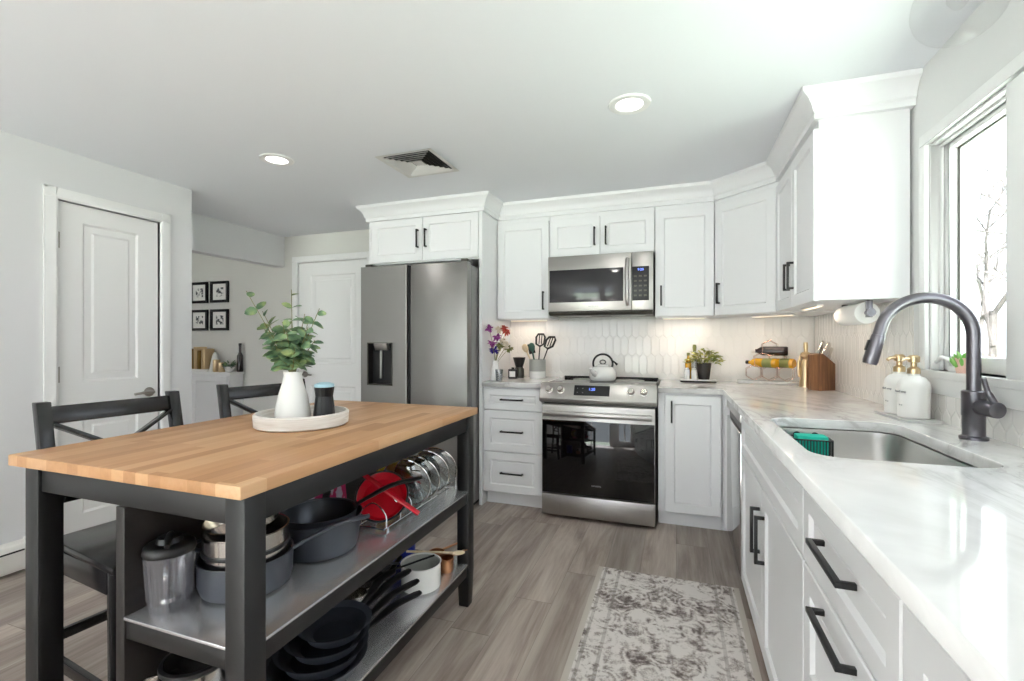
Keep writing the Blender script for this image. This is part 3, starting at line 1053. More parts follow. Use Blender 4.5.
def splash():
    t = struct_empty('trim_4')
    m = MB()
    zt = ZU0 - 0.001
    picket(m, -1.345, XW - 0.012, CT1 + 0.0005, zt, lambda u, v, o: (u, YW - 0.003 - o, v))
    m.build('wall_tiles', M['tile'], t, smooth=0)
    MB().box(-1.346, XW - 0.012, YW - 0.004, YW - 0.0005, CT1, zt).build('grout', M['grout'], t)
    t = struct_empty('trim_5')
    m = MB()
    picket(m, YPE, YW - 0.012, CT1 + 0.0005, zt, lambda u, v, o: (XW - 0.003 - o, u, v))
    picket(m, YEND, YPE, CT1 + 0.0005, WZ0 - 0.087, lambda u, v, o: (XW - 0.003 - o, u, v))
    m.build('wall_tiles', M['tile'], t, smooth=0)
    MB().box(XW - 0.004, XW - 0.0005, YEND, YW - 0.004, CT1, WZ0 - 0.085).box(XW - 0.004, XW - 0.0005, YPE, YW - 0.004, WZ0 - 0.085, zt).build('grout', M['grout'], t)
splash()

# ================================================================ ceiling things
def can_light(loc, label):
    t = thing('recessed_light', label, 'ceiling light', (loc[0], loc[1], CEIL), 0, 'recessed ceiling lights')
    MB().lathe([(0.058, -0.001), (0.062, -0.006), (0.08, -0.009), (0.092, -0.006), (0.095, 0.0), (0.058, 0.0)], (0, 0, 0), 36).build('trim_ring', M['trim'], t)
    MB().lathe([(0.0, -0.004), (0.06, -0.004), (0.06, -0.002), (0.0, -0.002)], (0, 0, 0), 32).build('diffuser', M['lamp'], t)
    ld = bpy.data.lights.new('can_lamp', 'AREA')
    ld.shape = 'DISK'; ld.size = 0.12; ld.energy = CAN_POWER; ld.color = (1.0, 0.97, 0.93)
    lo = bpy.data.objects.new('can_lamp', ld)
    C.objects.link(lo); lo.parent = t; lo.location = (0, 0, -0.012)
    return t
can_light((-0.2, 2.18), 'round recessed ceiling light in front of the range, the right one of two')
can_light((-2.24, 2.15), 'round recessed ceiling light nearer the pantry door, the left one of two')

def vent():
    t = thing('ceiling_vent', 'square white louvred air vent in the ceiling between the two lights', 'vent', (-1.467, 2.47, CEIL), 0)
    s = 0.185
    m = MB()
    def frame(a, b, z0, z1, tilt=0.0):
        # square ring: outer half-size a at z0, inner half-size b at z1
        vs = []
        for h, z in ((a, z0), (b, z1), (b - 0.004, z1 + 0.003), (a - 0.004, z0 + 0.003)):
            vs += [(-h, -h, z), (h, -h, z), (h, h, z), (-h, h, z)]
        fs = []
        for r_ in range(4):
            for e in range(4):
                p, q = r_ * 4, ((r_ + 1) % 4) * 4
                fs.append((p + e, p + (e + 1) % 4, q + (e + 1) % 4, q + e))
        m.add(vs, fs)
    frame(s, s - 0.03, -0.012, -0.008)
    m.build('frame', M['vent'], t, smooth=0)
    for k in range(5):
        m = MB()
        a = s - 0.034 - k * 0.024
        frame(a, a - 0.0125, -0.016, -0.006)
        m.build('louver', M['vent'], t, smooth=0)
    m = MB(); m.box(-s + 0.031, s - 0.031, -s + 0.031, s - 0.031, -0.002, -0.0005); m.build('duct_shade', M['gap'], t, smooth=0)  # flat dark sheet stands in for the shade inside the vent
    m = MB(); a = s - 0.034 - 5 * 0.024; m.box(-a, a, -a, a, -0.006, -0.002); m.build('center_plate', M['vent'], t, smooth=0)
vent()

def pendant():
    t = thing('glass_pendant', 'clear glass globe ceiling light hanging over the sink', 'ceiling light', (0.735, 1.62, CEIL), 0)
    MB().lathe([(0.0, -0.03), (0.03, -0.03), (0.055, -0.02), (0.06, -0.004), (0.06, 0.0), (0, 0)], (0, 0, 0), 28).build('canopy', M['nickel'], t)
    MB().cyl((0, 0, -0.03), (0, 0, -0.075), 0.016, 16).build('socket', M['nickel'], t)
    m = MB()
    pr = [(0.03, -0.045)] + [(0.105 * math.sin(R(a)), -0.15 - 0.105 * -math.cos(R(a)) * 1.0) for a in range(18, 181, 9)]
    pr = [(max(r, 0.0), z) for r, z in pr]
    m.open_lathe(pr, (0, 0, 0), 32)
    m.build('globe', M['globe_glass'], t)
    MB().lathe([(0.0, -0.165), (0.012, -0.162), (0.026, -0.14), (0.028, -0.12), (0.016, -0.09), (0.013, -0.075), (0, -0.075)], (0, 0, 0), 20).build('bulb', M['globe_glass'], t)
pendant()

def strips():
    def strip(x, y, L, rot, z, label, e):
        t = thing('under_cabinet_light', label, 'light', (x, y, z), rot, 'under-cabinet lights')
        MB().box(-L / 2, L / 2, -0.014, 0.014, -0.009, 0).build('housing', M['trim'], t)
        MB().box(-L / 2 + 0.01, L / 2 - 0.01, -0.009, 0.009, -0.0105, -0.0092).build('led_strip', M['strip'], t)
        ld = bpy.data.lights.new('strip_lamp', 'AREA')
        ld.shape = 'RECTANGLE'; ld.size = L - 0.02; ld.size_y = 0.015; ld.energy = e; ld.color = (1.0, 0.83, 0.66)
        lo = bpy.data.objects.new('strip_lamp', ld)
        C.objects.link(lo); lo.parent = t; lo.location = (0, 0, -0.013)
    strip(-1.13, 3.62, 0.32, 0, ZU0, 'slim light bar under the cabinet left of the microwave', 0.45)
    strip(0.05, 3.62, 0.3, 0, ZU0, 'slim light bar under the cabinet right of the microwave', 0.45)
    strip(0.6, 3.5, 0.3, R(-45), ZU0, 'slim light bar under the diagonal corner cabinet', 0.45)
    strip(0.66, 2.78, 0.3, R(90), ZU0 + 0.005, 'slim light bar under the cabinet beside the window', 0.45)
strips()

# ================================================================ appliances
def fridge():
    X0, X1 = -2.285, -1.385
    W = X1 - X0
    t = thing('refrigerator', 'stainless side-by-side refrigerator with an ice and water dispenser', 'refrigerator', (X0, 2.99, 0))
    MB().box(0.004, W - 0.004, 0.075, 0.76, 0.03, 1.755).build('cabinet_body', M['fridge_side'], t, bevel=0.004)
    MB().box(0.02, W - 0.02, 0.1, 0.7, 0.0, 0.03).build('base', M['gap'], t)
    s0 = 0.408
    dt = 0.07
    # freezer door with a hole for the dispenser
    dx0, dx1, dz0, dz1 = 0.06, 0.283, 0.875, 1.198
    m = MB()
    for a, b, c, d in ((0.002, dx0, 0.05, 1.775), (dx1, s0, 0.05, 1.775), (dx0, dx1, 0.05, dz0), (dx0, dx1, dz1, 1.775)):
        m.box(a, b, 0, dt, c, d)
    m.box(dx0, dx1, dt - 0.008, dt, dz0, dz1)
    fd = m.build('freezer_door', M['fridge_steel'], t)
    k = MB(); k.box(s0 + 0.0005, s0 + 0.018, 0.018, dt, 0.05, 1.77); k.build('recess_grip', M['gap'], fd)
    k = MB(); k.box(s0 - 0.012, s0 + 0.0005, -0.001, 0.0, 0.05, 1.775).build('edge_trim', M['steel'], fd)
    dd = MB()
    for a, b, c, d in ((dx0, dx0 + 0.012, dz0, dz1), (dx1 - 0.006, dx1, dz0, dz1), (dx0, dx1, dz0, dz0 + 0.01), (dx0, dx1, dz1 - 0.006, dz1)):
        dd.box(a, b, -0.004, 0.055, c, d)
    di = dd.build('dispenser', M['steel_dark'], fd)
    MB().box(dx0 + 0.012, dx1 - 0.006, 0.052, 0.06, dz0 + 0.01, dz1 - 0.006).build('dispenser_back', M['plastic_black'], fd)
    n = MB(); n.prism([(0.0, dz1 - 0.006), (0.04, dz1 - 0.006), (0.05, dz1 - 0.05), (0.02, dz1 - 0.06)], dx0 + 0.055, dx0 + 0.17, 'x')
    n.build('dispenser_spout', M['steel'], fd, bevel=0.003)
    n = MB(); n.box(dx0 + 0.09, dx0 + 0.105, 0.03, 0.05, dz0 + 0.05, dz1 - 0.05); n.build('dispenser_paddle', M['steel'], fd, bevel=0.003)
    m = MB(); m.box(s0 + 0.03, W - 0.002, 0, dt, 0.05, 1.775)
    rd = m.build('fridge_door', M['fridge_steel'], t, bevel=0.006)
    MB().box(s0 + 0.0185, s0 + 0.0298, 0.03, dt, 0.05, 1.77).build('recess_grip', M['gap'], rd)
    for x in (0.03, W - 0.06):
        MB().box(x, x + 0.05, 0.015, 0.12, 1.7765, 1.797).build('hinge_cover', M['steel_dark'], t, bevel=0.004)
fridge()

def kitchen_range():
    W = 0.752
    t = thing('kitchen_range', 'stainless slide-in range with a black glass oven door', 'oven', (-0.876, 3.105, 0))
    MB().box(0.004, W - 0.004, 0.05, 0.67, 0.02, 0.88).build('body', M['steel_dark'], t)
    m = MB()
    for x in (0.05, W - 0.05):
        for y in (0.08, 0.6):
            m = MB(); m.cyl((x, y, 0), (x, y, 0.021), 0.018, 12); m.build('foot', M['gap'], t)
    MB().box(0.004, W - 0.004, 0.06, 0.665, 0.8805, 0.916).build('cooktop', M['black_gloss'], t, bevel=0.003)
    for x, y, r in ((0.2, 0.2, 0.1), (0.55, 0.2, 0.085), (0.2, 0.48, 0.08), (0.55, 0.48, 0.105)):
        MB().lathe([(r - 0.003, 0), (r, 0), (r, 0.0006), (r - 0.003, 0.0006), (r - 0.003, 0)], (x, y, 0.9162), 40).build('burner_ring', M['grey'], t)
    MB().box(0.01, W - 0.006, 0.652, 0.666, 0.9162, 0.926).build('rear_trim', M['black'], t, bevel=0.002)
    # storage drawer
    MB().box(0.002, W - 0.002, -0.005, 0.045, 0.025, 0.165).build('storage_drawer', M['steel'], t, bevel=0.004)
    # oven door
    d = MB(); d.box(0.002, W - 0.002, 0.0, 0.045, 0.172, 0.775); d = d.build('oven_door', M['steel'], t, bevel=0.003)
    MB().box(0.006, W - 0.006, -0.004, -0.0004, 0.175, 0.672).build('door_glass', M['oven_glass'], d, bevel=0.001)
    h = MB()
    h.prism([(-0.048, 0.702), (-0.052, 0.718), (-0.048, 0.736), (-0.036, 0.738), (-0.033, 0.72), (-0.036, 0.702)], 0.02, W - 0.02, 'x')
    for x in (0.04, W - 0.04):
        h.box(x - 0.012, x + 0.012, -0.036, 0.002, 0.706, 0.734)
    h.build('door_handle', M['steel'], d, bevel=0.002)
    text_part('SAMSUNG', 0.014, M['logo'], d, (W / 2, -0.0046, 0.245), (R(90), 0, 0))
    # control panel, leaning back
    c = MB()
    c.prism([(-0.03, 0.80), (-0.034, 0.822), (0.022, 0.925), (0.062, 0.925), (0.062, 0.79), (0.0, 0.79)], -0.01, W + 0.01, 'x')
    cp = c.build('control_panel', M['steel'], t, bevel=0.003)
    n = Vector((0, -0.103, 0.056)).normalized()
    def on(x, s_, off=0.0):
        p = Vector((x, -0.034 + 0.056 * s_, 0.822 + 0.103 * s_)) + Vector((0, n.y, n.z)) * off
        return p
    rot = Matrix(((1, 0, 0), (0, 0.056 / 0.1172, -0.103 / 0.1172), (0, 0.103 / 0.1172, 0.056 / 0.1172)))
    for x in (0.055, 0.135, W - 0.15, W - 0.07):
        k = MB()
        k.lathe([(0, -0.001), (0.026, -0.001), (0.026, 0.006), (0.021, 0.008), (0.02, 0.03), (0.017, 0.034), (0, 0.034)], on(x, 0.52), 24, rot)
        kn = k.build('knob', M['poly_steel'], cp)
    g = MB(); g.obox(on(W / 2 - 0.03, 0.55, 0.0012), 0.118, 0.036, 0.0012, rot); g = g.build('display', M['plastic_black'], cp)
    q = text_part('1:20', 0.026, M['display_blue'], cp, on(W / 2 - 0.03, 0.62, 0.003), (0, 0, 0), 'clock_digits')
    q.rotation_euler = rot.to_euler()
    for i in range(4):
        q = text_part('oooo'[i], 0.012, M['logo'], cp, on(W / 2 - 0.125 + (i % 2) * 0.035, 0.42 + 0.25 * (i // 2), 0.003), (0, 0, 0), 'key_mark')
        q.rotation_euler = rot.to_euler()
kitchen_range()

def microwave():
    W = 0.756; D = 0.39; H0, H1 = 1.405, 1.84
    t = thing('microwave_oven', 'stainless over-the-range microwave with a black glass door', 'microwave', (-0.906, 3.385, 0))
    MB().box(0.0, W, 0.03, D, H0 + 0.02, H1).build('body', M['steel_dark'], t)
    b = MB(); b.prism([(0.03, H0 - 0.005), (0.38, H0 - 0.005), (0.38, H0 + 0.02), (0.002, H0 + 0.02), (0.0, H0 + 0.012)], 0.004, W - 0.004, 'x')
    b.build('vent_base', M['steel_dark'], t, bevel=0.002)
    for x in (0.06, W - 0.3):
        MB().box(x, x + 0.24, 0.06, 0.16, H0 - 0.012, H0 - 0.0052).build('grease_filter', M['steel'], t, bevel=0.003)
    dw = 0.607
    d = MB(); d.box(0.001, dw, 0.0, 0.03, H0 + 0.025, H1 - 0.002); d = d.build('door', M['steel'], t, bevel=0.003)
    MB().box(0.012, dw - 0.055, -0.003, -0.0003, 1.495, 1.735).build('door_glass', M['micro_glass'], d, bevel=0.001)
    h = MB()
    h.tube(smooth_path([(dw - 0.025, 0.0, 1.472), (dw - 0.025, -0.03, 1.485), (dw - 0.025, -0.042, 1.56), (dw - 0.025, -0.043, 1.65), (dw - 0.025, -0.03, 1.775), (dw - 0.025, 0.0, 1.788)], 5), 0.013, 12)
    h.build('handle', M['steel'], d)
    p = MB(); p.box(dw + 0.002, W - 0.001, 0.0, 0.03, H0 + 0.025, H1 - 0.002); p = p.build('control_side', M['steel'], t, bevel=0.003)
    MB().box(dw + 0.006, W - 0.028, -0.003, -0.0003, 1.495, 1.735).build('control_glass', M['plastic_black'], p, bevel=0.001)
    text_part('9:20', 0.024, M['display_blue'], p, ((dw + W) / 2 - 0.01, -0.0036, 1.712), (R(90), 0, 0), 'clock_digits')
    for r_ in range(5):
        for c_ in range(3):
            m = MB(); m.box(dw + 0.018 + c_ * 0.034, dw + 0.038 + c_ * 0.034, -0.0036, -0.003, 1.525 + r_ * 0.034, 1.537 + r_ * 0.034)
            m.build('key', M['steel_dark'], p, smooth=0)
    text_part('SAMSUNG', 0.016, M['ink'], d, (0.34, -0.0006, 1.462), (R(90), 0, 0))
microwave()

# ================================================================ kitchen island
IX0, IX1, IY0, IY1, IZ = -1.72, -0.873, 0.742, 2.0, 0.9
SH1, SH2 = 0.53, 0.2
PX = -1.283
def island():
    t = thing('kitchen_island', 'black kitchen island with a butcher-block top and steel shelves', 'island', (0, 0, 0))
    MB().box(IX0, IX1, IY0, IY1, IZ - 0.03, IZ).build('tabletop', M['butcher'], t, bevel=0.003)
    L = 0.058
    x0, x1, y0, y1 = IX0 + 0.035, IX1 - 0.012, IY0 + 0.02, IY1 - 0.02
    for a, b in ((x0, y0), (x1 - L, y0), (x1 - L, y1 - L), (x0, y1 - L)):
        m = MB()
        # square leg, tapered at the foot
        e = 0.006
        vs = []
        for z, i in ((0, e), (0.16, 0), (IZ - 0.031, 0)):
            vs += [(a + i, b + i, z), (a + L - i, b + i, z), (a + L - i, b + L - i, z), (a + i, b + L - i, z)]
        fs = [(0, 3, 2, 1), (8, 9, 10, 11)]
        for r_ in range(2):
            for k in range(4):
                fs.append((r_ * 4 + k, r_ * 4 + (k + 1) % 4, r_ * 4 + 4 + (k + 1) % 4, r_ * 4 + 4 + k))
        m.add(vs, fs)
        m.build('leg', M['table_black'], t, bevel=0.003)
    zt, zb = IZ - 0.031, IZ - 0.1
    i = 0.008
    for q in ((x0 + L, x1 - L, y0 + i, y0 + i + 0.022), (x0 + L, x1 - L, y1 - i - 0.022, y1 - i), (x0 + i, x0 + i + 0.022, y0 + L, y1 - L), (x1 - i - 0.022, x1 - i, y0 + L, y1 - L)):
        MB().box(q[0], q[1], q[2], q[3], zb, zt).build('apron', M['table_black'], t, bevel=0.002)
    # divider panel between the shelves and the seating side
    MB().box(PX - 0.032, PX, y0 + 0.004, y1 - 0.004, 0.09, zb - 0.001).build('side_panel', M['darkwood'], t, bevel=0.002)
    for nm, z in (('upper', SH1), ('lower', SH2)):
        r_ = MB()
        h = 0.045
        r_.box(PX, x1 - L, y0 + 0.008, y0 + 0.03, z - 0.012 - h, z - 0.008).box(PX, x1 - L, y1 - 0.03, y1 - 0.008, z - 0.012 - h, z - 0.008)
        r_.box(x1 - 0.03, x1 - 0.008, y0 + L, y1 - L, z - 0.012 - h, z - 0.008)
        fr = r_.build('shelf_frame', M['table_black'], t, bevel=0.002)
        s = MB()
        s.prism([(PX, y0 + 0.002), (x1 - L - 0.001, y0 + 0.002), (x1 - L - 0.001, y0 + L + 0.001), (x1 - 0.002, y0 + L + 0.001), (x1 - 0.002, y1 - L - 0.001),
                 (x1 - L - 0.001, y1 - L - 0.001), (x1 - L - 0.001, y1 - 0.002), (PX, y1 - 0.002)], z - 0.008, z)
        s.build('shelf', M['shelf_steel'], t, bevel=0.0015)
island()

# ---- bar stools
def stool(label, loc, rot):
    """faces +x; origin on the floor under the seat centre"""
    t = thing('bar_stool', label, 'bar stool', loc, rot, 'bar stools')
    mat = M['stool_black']
    hw, L = 0.206, 0.034          # half width, leg section
    sz = 0.58
    xf, xb = 0.19, -0.2
    s = MB()
    s.prism([(-0.2, -hw + 0.006), (0.225, -hw - 0.006), (0.225, hw + 0.006), (-0.2, hw - 0.006)], sz - 0.022, sz)
    s.build('seat', mat, t, bevel=0.006)
    for y in (-1, 1):
        m = MB(); m.bar((xf + 0.012, y * (hw - 0.015), 0), (xf - 0.01, y * (hw - 0.02), sz - 0.023), L, L); m.build('leg', mat, t, bevel=0.003)
        yy = y * (hw - 0.012)
        m = MB()
        pts = [(-0.265, 0), (-0.225, 0.35), (-0.212, sz), (-0.226, 0.82), (-0.268, 1.01)]
        for (a, za), (b, zb) in zip(pts, pts[1:]):
            pass
        poly = [(x + 0.017, z) for x, z in pts] + [(x - 0.017, z) for x, z in reversed(pts)]
        m.prism([(p[0], p[1]) for p in poly], yy - 0.019, yy + 0.019, 'y')
        m.build('back_post', mat, t, bevel=0.003)
        MB().box(xb + 0.012, xf - 0.02, yy - 0.01, yy + 0.01, sz - 0.09, sz - 0.0225).build('seat_rail', mat, t, bevel=0.002)
        MB().bar((xf, yy, 0.2), (-0.237, yy, 0.2), 0.018, 0.034).build('stretcher', mat, t, bevel=0.002)
    MB().box(xf - 0.02, xf - 0.0, -hw + 0.045, hw - 0.045, sz - 0.09, sz - 0.0225).build('seat_rail', mat, t, bevel=0.002)
    MB().box(xf - 0.012, xf + 0.018, -hw + 0.04, hw - 0.04, 0.27, 0.305).build('footrest', mat, t, bevel=0.002)
    yi = hw - 0.031
    MB().bar((-0.237, -yi, 0.24), (-0.237, yi, 0.24), 0.018, 0.034).build('stretcher', mat, t, bevel=0.002)
    d = Vector((-0.042, 0, 0.19)).normalized()
    def bk(z):
        return -0.226 - 0.042 * (z - 0.82) / 0.19
    m = MB(); m.bar((bk(0.965), -yi, 0.965), (bk(0.965), yi, 0.965), 0.02, 0.058, d); m.build('top_rail', mat, t, bevel=0.003)
    m = MB(); m.bar((-0.215, -yi, 0.7), (-0.215, yi, 0.7), 0.02, 0.04); m.build('lower_rail', mat, t, bevel=0.003)
    for s_ in (-1, 1):
        m = MB(); m.bar((bk(0.72) + s_ * 0.004, -s_ * yi, 0.722), (bk(0.935) + s_ * 0.004, s_ * yi, 0.937), 0.011, 0.04, (1, 0, 0.2))
        m.build('cross_slat', mat, t, bevel=0.002)
    return t
stool('black cross-back bar stool in front of the pantry door, nearer the camera', (-1.665, 1.085, 0), R(-7))
stool('black cross-back bar stool behind the vase, nearer the passage', (-1.668, 1.71, 0), R(-13))

# ================================================================ rug
def rug():
    m = MB()
    W, L = 0.338, 2.1
    nx, ny = 12, 40
    vs, fs = [], []
    for j in range(ny + 1):
        for i in range(nx + 1):
            x = -W + 2 * W * i / nx; y = -L / 2 + L * j / ny
            vs.append((x, y, 0.006 + 0.0006 * math.sin(9 * x + 5 * y)))
    for j in range(ny):
        for i in range(nx):
            a = j * (nx + 1) + i
            fs.append((a, a + 1, a + nx + 2, a + nx + 1))
    m.add(vs, fs)
    m.box(-W, W, -L / 2, L / 2, 0.0005, 0.0052)
    o = m.build('rug', M['rug'])
    o.location = (-0.05, 2.505 - L / 2, 0)
    tag(o, 'grey and cream vintage patterned runner rug on the floor by the sink', 'rug')
rug()

# ================================================================ faucet
def faucet():
    fx, fy = 0.852, 1.80
    t = thing('faucet', 'tall dark gooseneck pull-down faucet behind the sink', 'faucet', (fx, fy, CT1), R(0))
    MB().lathe([(0, 0), (0.034, 0), (0.034, 0.008), (0.028, 0.012), (0, 0.012)], (0, 0, 0), 32).build('base_ring', M['faucet'], t)
    MB().lathe([(0, 0.0118), (0.027, 0.0118), (0.027, 0.07), (0.0285, 0.072), (0.0285, 0.145), (0.024, 0.148), (0, 0.148)], (0, 0, 0), 32).build('body', M['faucet'], t)
    rad = 0.118
    top = 0.315
    pts = [(0, 0, 0.147), (0, 0, 0.22), (0, 0, top)]
    pts += [(-rad + rad * math.cos(R(a)), 0, top + rad * math.sin(R(a))) for a in range(10, 166, 8)]
    a = R(165)
    e = Vector((-rad + rad * math.cos(a), 0, top + rad * math.sin(a)))
    d = Vector((-math.sin(a), 0, math.cos(a)))
    pts += [tuple(e + d * 0.03)]
    MB().tube(pts, 0.0172, 20).build('neck', M['faucet'], t)
    e2 = e + d * 0.0305
    m = MB(); m.tube([e2, e2 + d * 0.008, e2 + d * 0.012, e2 + d * 0.085, e2 + d * 0.095], [0.0185, 0.0195, 0.0195, 0.0215, 0.019], 24)
    sp = m.build('spray_head', M['faucet'], t)
    nrm = Vector((-d.z, 0, d.x)) * (1 if -d.z < 0 else -1)
    m = MB(); m.bar(e2 + d * 0.02 + nrm * 0.02, e2 + d * 0.055 + nrm * 0.021, 0.012, 0.008, nrm); m.build('spray_button', M['plastic_black'], sp, bevel=0.002)
    # side lever pointing to the window side, slightly to the camera
    hb = MB(); hb.cyl((0.006, -0.02, 0.1), (0.02, -0.075, 0.098), 0.0235, 24)
    hb.build('lever_hub', M['faucet'], t, bevel=0.002)
    MB().tube(smooth_path([(0.018, -0.062, 0.118), (0.004, -0.06, 0.15), (-0.006, -0.06, 0.19)], 5), [0.0085] * 5 + [0.0065] * 6, 12).build('lever', M['faucet'], t)
faucet()

# ================================================================ things on the right-hand worktop
def soap():
    tr = MB().prism(rrect(-0.06, 0.06, -0.13, 0.13, 0.01), 0.004, 0.012).build('tray', M['tray_grey'])
    # tray with a pale top
    tag(tr, 'small pale tray under the two soap dispensers beside the sink', 'tray')
    tr.location = (0.843, 2.21, CT1 - 0.0035); tr.rotation_euler = (0, 0, R(2))
    for i, (y, lab, txt) in enumerate(((2.275, 'white soap dispenser with gold pump, farther from the faucet', 'dish soap'), (2.155, 'white soap dispenser with gold pump, nearer the faucet', 'hand soap'))):
        t = thing('soap_dispenser', lab, 'soap dispenser', (0.843, y, CT1 + 0.009), R(-70), 'soap dispensers')
        MB().lathe([(0, 0), (0.044, 0), (0.048, 0.004), (0.05, 0.115), (0.047, 0.135), (0.034, 0.152), (0.019, 0.158), (0.018, 0.166), (0, 0.166)], (0, 0, 0), 36).build('bottle', M['white_matte'], t)
        MB().lathe([(0, 0.1665), (0.02, 0.1665), (0.02, 0.185), (0.013, 0.19), (0.01, 0.193), (0.01, 0.207), (0.018, 0.21), (0.019, 0.23), (0.012, 0.236), (0, 0.236)], (0, 0, 0), 24).build('pump', M['gold'], t)
        MB().tube([(0, -0.0, 0.222), (0, -0.036, 0.222), (0, -0.048, 0.214)], 0.0065, 10).build('nozzle', M['gold'], t)
        text_part(txt, 0.012, M['ink'], t, (0, -0.0504, 0.1), (R(90), 0, 0))
        text_part('16 oz', 0.007, M['ink'], t, (0, -0.0508, 0.05), (R(90), 0, 0))
soap()

def sill_plant():
    t = thing('potted_succulent', 'tiny succulent in a pink pot on the window sill', 'plant', (0.925, 2.005, WZ0 + 0.0005), 0)
    MB().lathe([(0, 0), (0.021, 0), (0.028, 0.045), (0.029, 0.052), (0.0255, 0.052), (0.024, 0.044), (0, 0.044)], (0, 0, 0), 24).build('pot', M['pinkpot'], t)
    m = MB()
    for k in range(26):
        a = k * 2.4; r_ = 0.006 + 0.022 * (k / 26); z = 0.08 - 0.028 * (k / 26)
        c = Vector((r_ * math.cos(a), r_ * math.sin(a), z - 0.02))
        m.tube([c * 1.0 - Vector((0, 0, 0.012)), c + Vector((math.cos(a) * 0.008, math.sin(a) * 0.008, 0.004)), c + Vector((math.cos(a) * 0.013, math.sin(a) * 0.013, 0.016))], [0.004, 0.006, 0.001], 6)
    m.build('leaves', M['succulent'], t)
sill_plant()

def towel():
    z = 1.325; x = 0.785
    t = thing('paper_towel_holder', 'dark metal paper towel bar mounted under the wall cabinet', 'holder', (x, 2.41, ZU0 + 0.005), 0)
    m = MB(); m.box(-0.012, 0.012, -0.008, 0.004, -0.075, -0.0005); m.build('bracket', M['faucet'], t, bevel=0.002)
    m = MB(); m.box(-0.012, 0.012, 0.30, 0.312, -0.075, -0.0005); m.build('bracket', M['faucet'], t, bevel=0.002)
    m = MB(); m.cyl((0, -0.02, -0.055), (0, 0.31, -0.055), 0.011, 16).cyl((0, -0.03, -0.055), (0, -0.018, -0.055), 0.017, 20); m.build('rod', M['faucet'], t)
    o = MB(); rm = Matrix.Rotation(R(-90), 3, 'X')
    o.lathe([(0.019, 0), (0.046, 0), (0.048, 0.003), (0.048, 0.275), (0.019, 0.275), (0.019, 0)], (0, 0, 0), 40, rm)
    o = o.build('paper_towel_roll', M['paper'])
    o.location = (x, 2.43, ZU0 + 0.005 - 0.055)
    tag(o, 'white paper towel roll hanging under the wall cabinet', 'paper towel')
    c = MB(); c.lathe([(0.0125, 0.001), (0.0188, 0.001), (0.0188, 0.274), (0.0125, 0.274), (0.0125, 0.001)], (0, 0, 0), 28, rm)
    c.build('cardboard_core', M['cardboard'], o)
towel()

def knife_block():
    t = thing('knife_block', 'dark wooden knife block in the corner of the worktop', 'knife block', (0.828, 3.29, CT1), R(218))
    # local x is the front-to-back profile
    m = MB()
    m.prism([(-0.068, 0), (0.055, 0), (0.055, 0.215), (0.035, 0.225), (-0.068, 0.16)], -0.042, 0.042, 'y')
    m.build('block', M['walnut'], t, bevel=0.004)
    d = Vector((-0.45, 0, 0.9)).normalized()
    for x, y, l in ((-0.035, -0.025, 0.08), (-0.035, 0.01, 0.09), (0.0, -0.018, 0.11), (0.0, 0.022, 0.1)):
        p = Vector((x, y, 0.156 + (x + 0.068) * 0.63))
        h = MB(); h.bar(p, p + d * l, 0.016, 0.024, (1, 0, 0)); h.build('knife_handle', M['poly_steel'], t, bevel=0.005)
knife_block()

def pepper_mill():
    t = thing('gold_bottle', 'slim gold corkscrew standing in the corner beside the knife block', 'corkscrew', (0.797, 3.50, CT1), 0)
    t.scale = (1.25, 1.25, 1.05)
    MB().lathe([(0, 0), (0.031, 0), (0.03, 0.03), (0.026, 0.05), (0.027, 0.12), (0.022, 0.16), (0.015, 0.175), (0, 0.175)], (0, 0, 0), 28).build('body', M['gold'], t)
    MB().lathe([(0.0, 0.175), (0.02, 0.176), (0.028, 0.19), (0.022, 0.21), (0.012, 0.216), (0, 0.216)], (0, 0, 0), 24).build('collar', M['gold'], t)
    MB().lathe([(0, 0.215), (0.009, 0.215), (0.011, 0.25), (0.009, 0.275), (0, 0.278)], (0, 0, 0), 18).build('stem', M['gold'], t)
    m = MB()
    for s in (-1, 1):
        m.tube([(s * 0.024, 0, 0.19), (s * 0.034, 0, 0.15), (s * 0.033, 0, 0.1), (s * 0.03, 0, 0.06)], 0.006, 8)
    m.build('lever_arm', M['gold'], t)
t_ = pepper_mill()
bpy.data.objects['gold_bottle'].name = 'corkscrew'

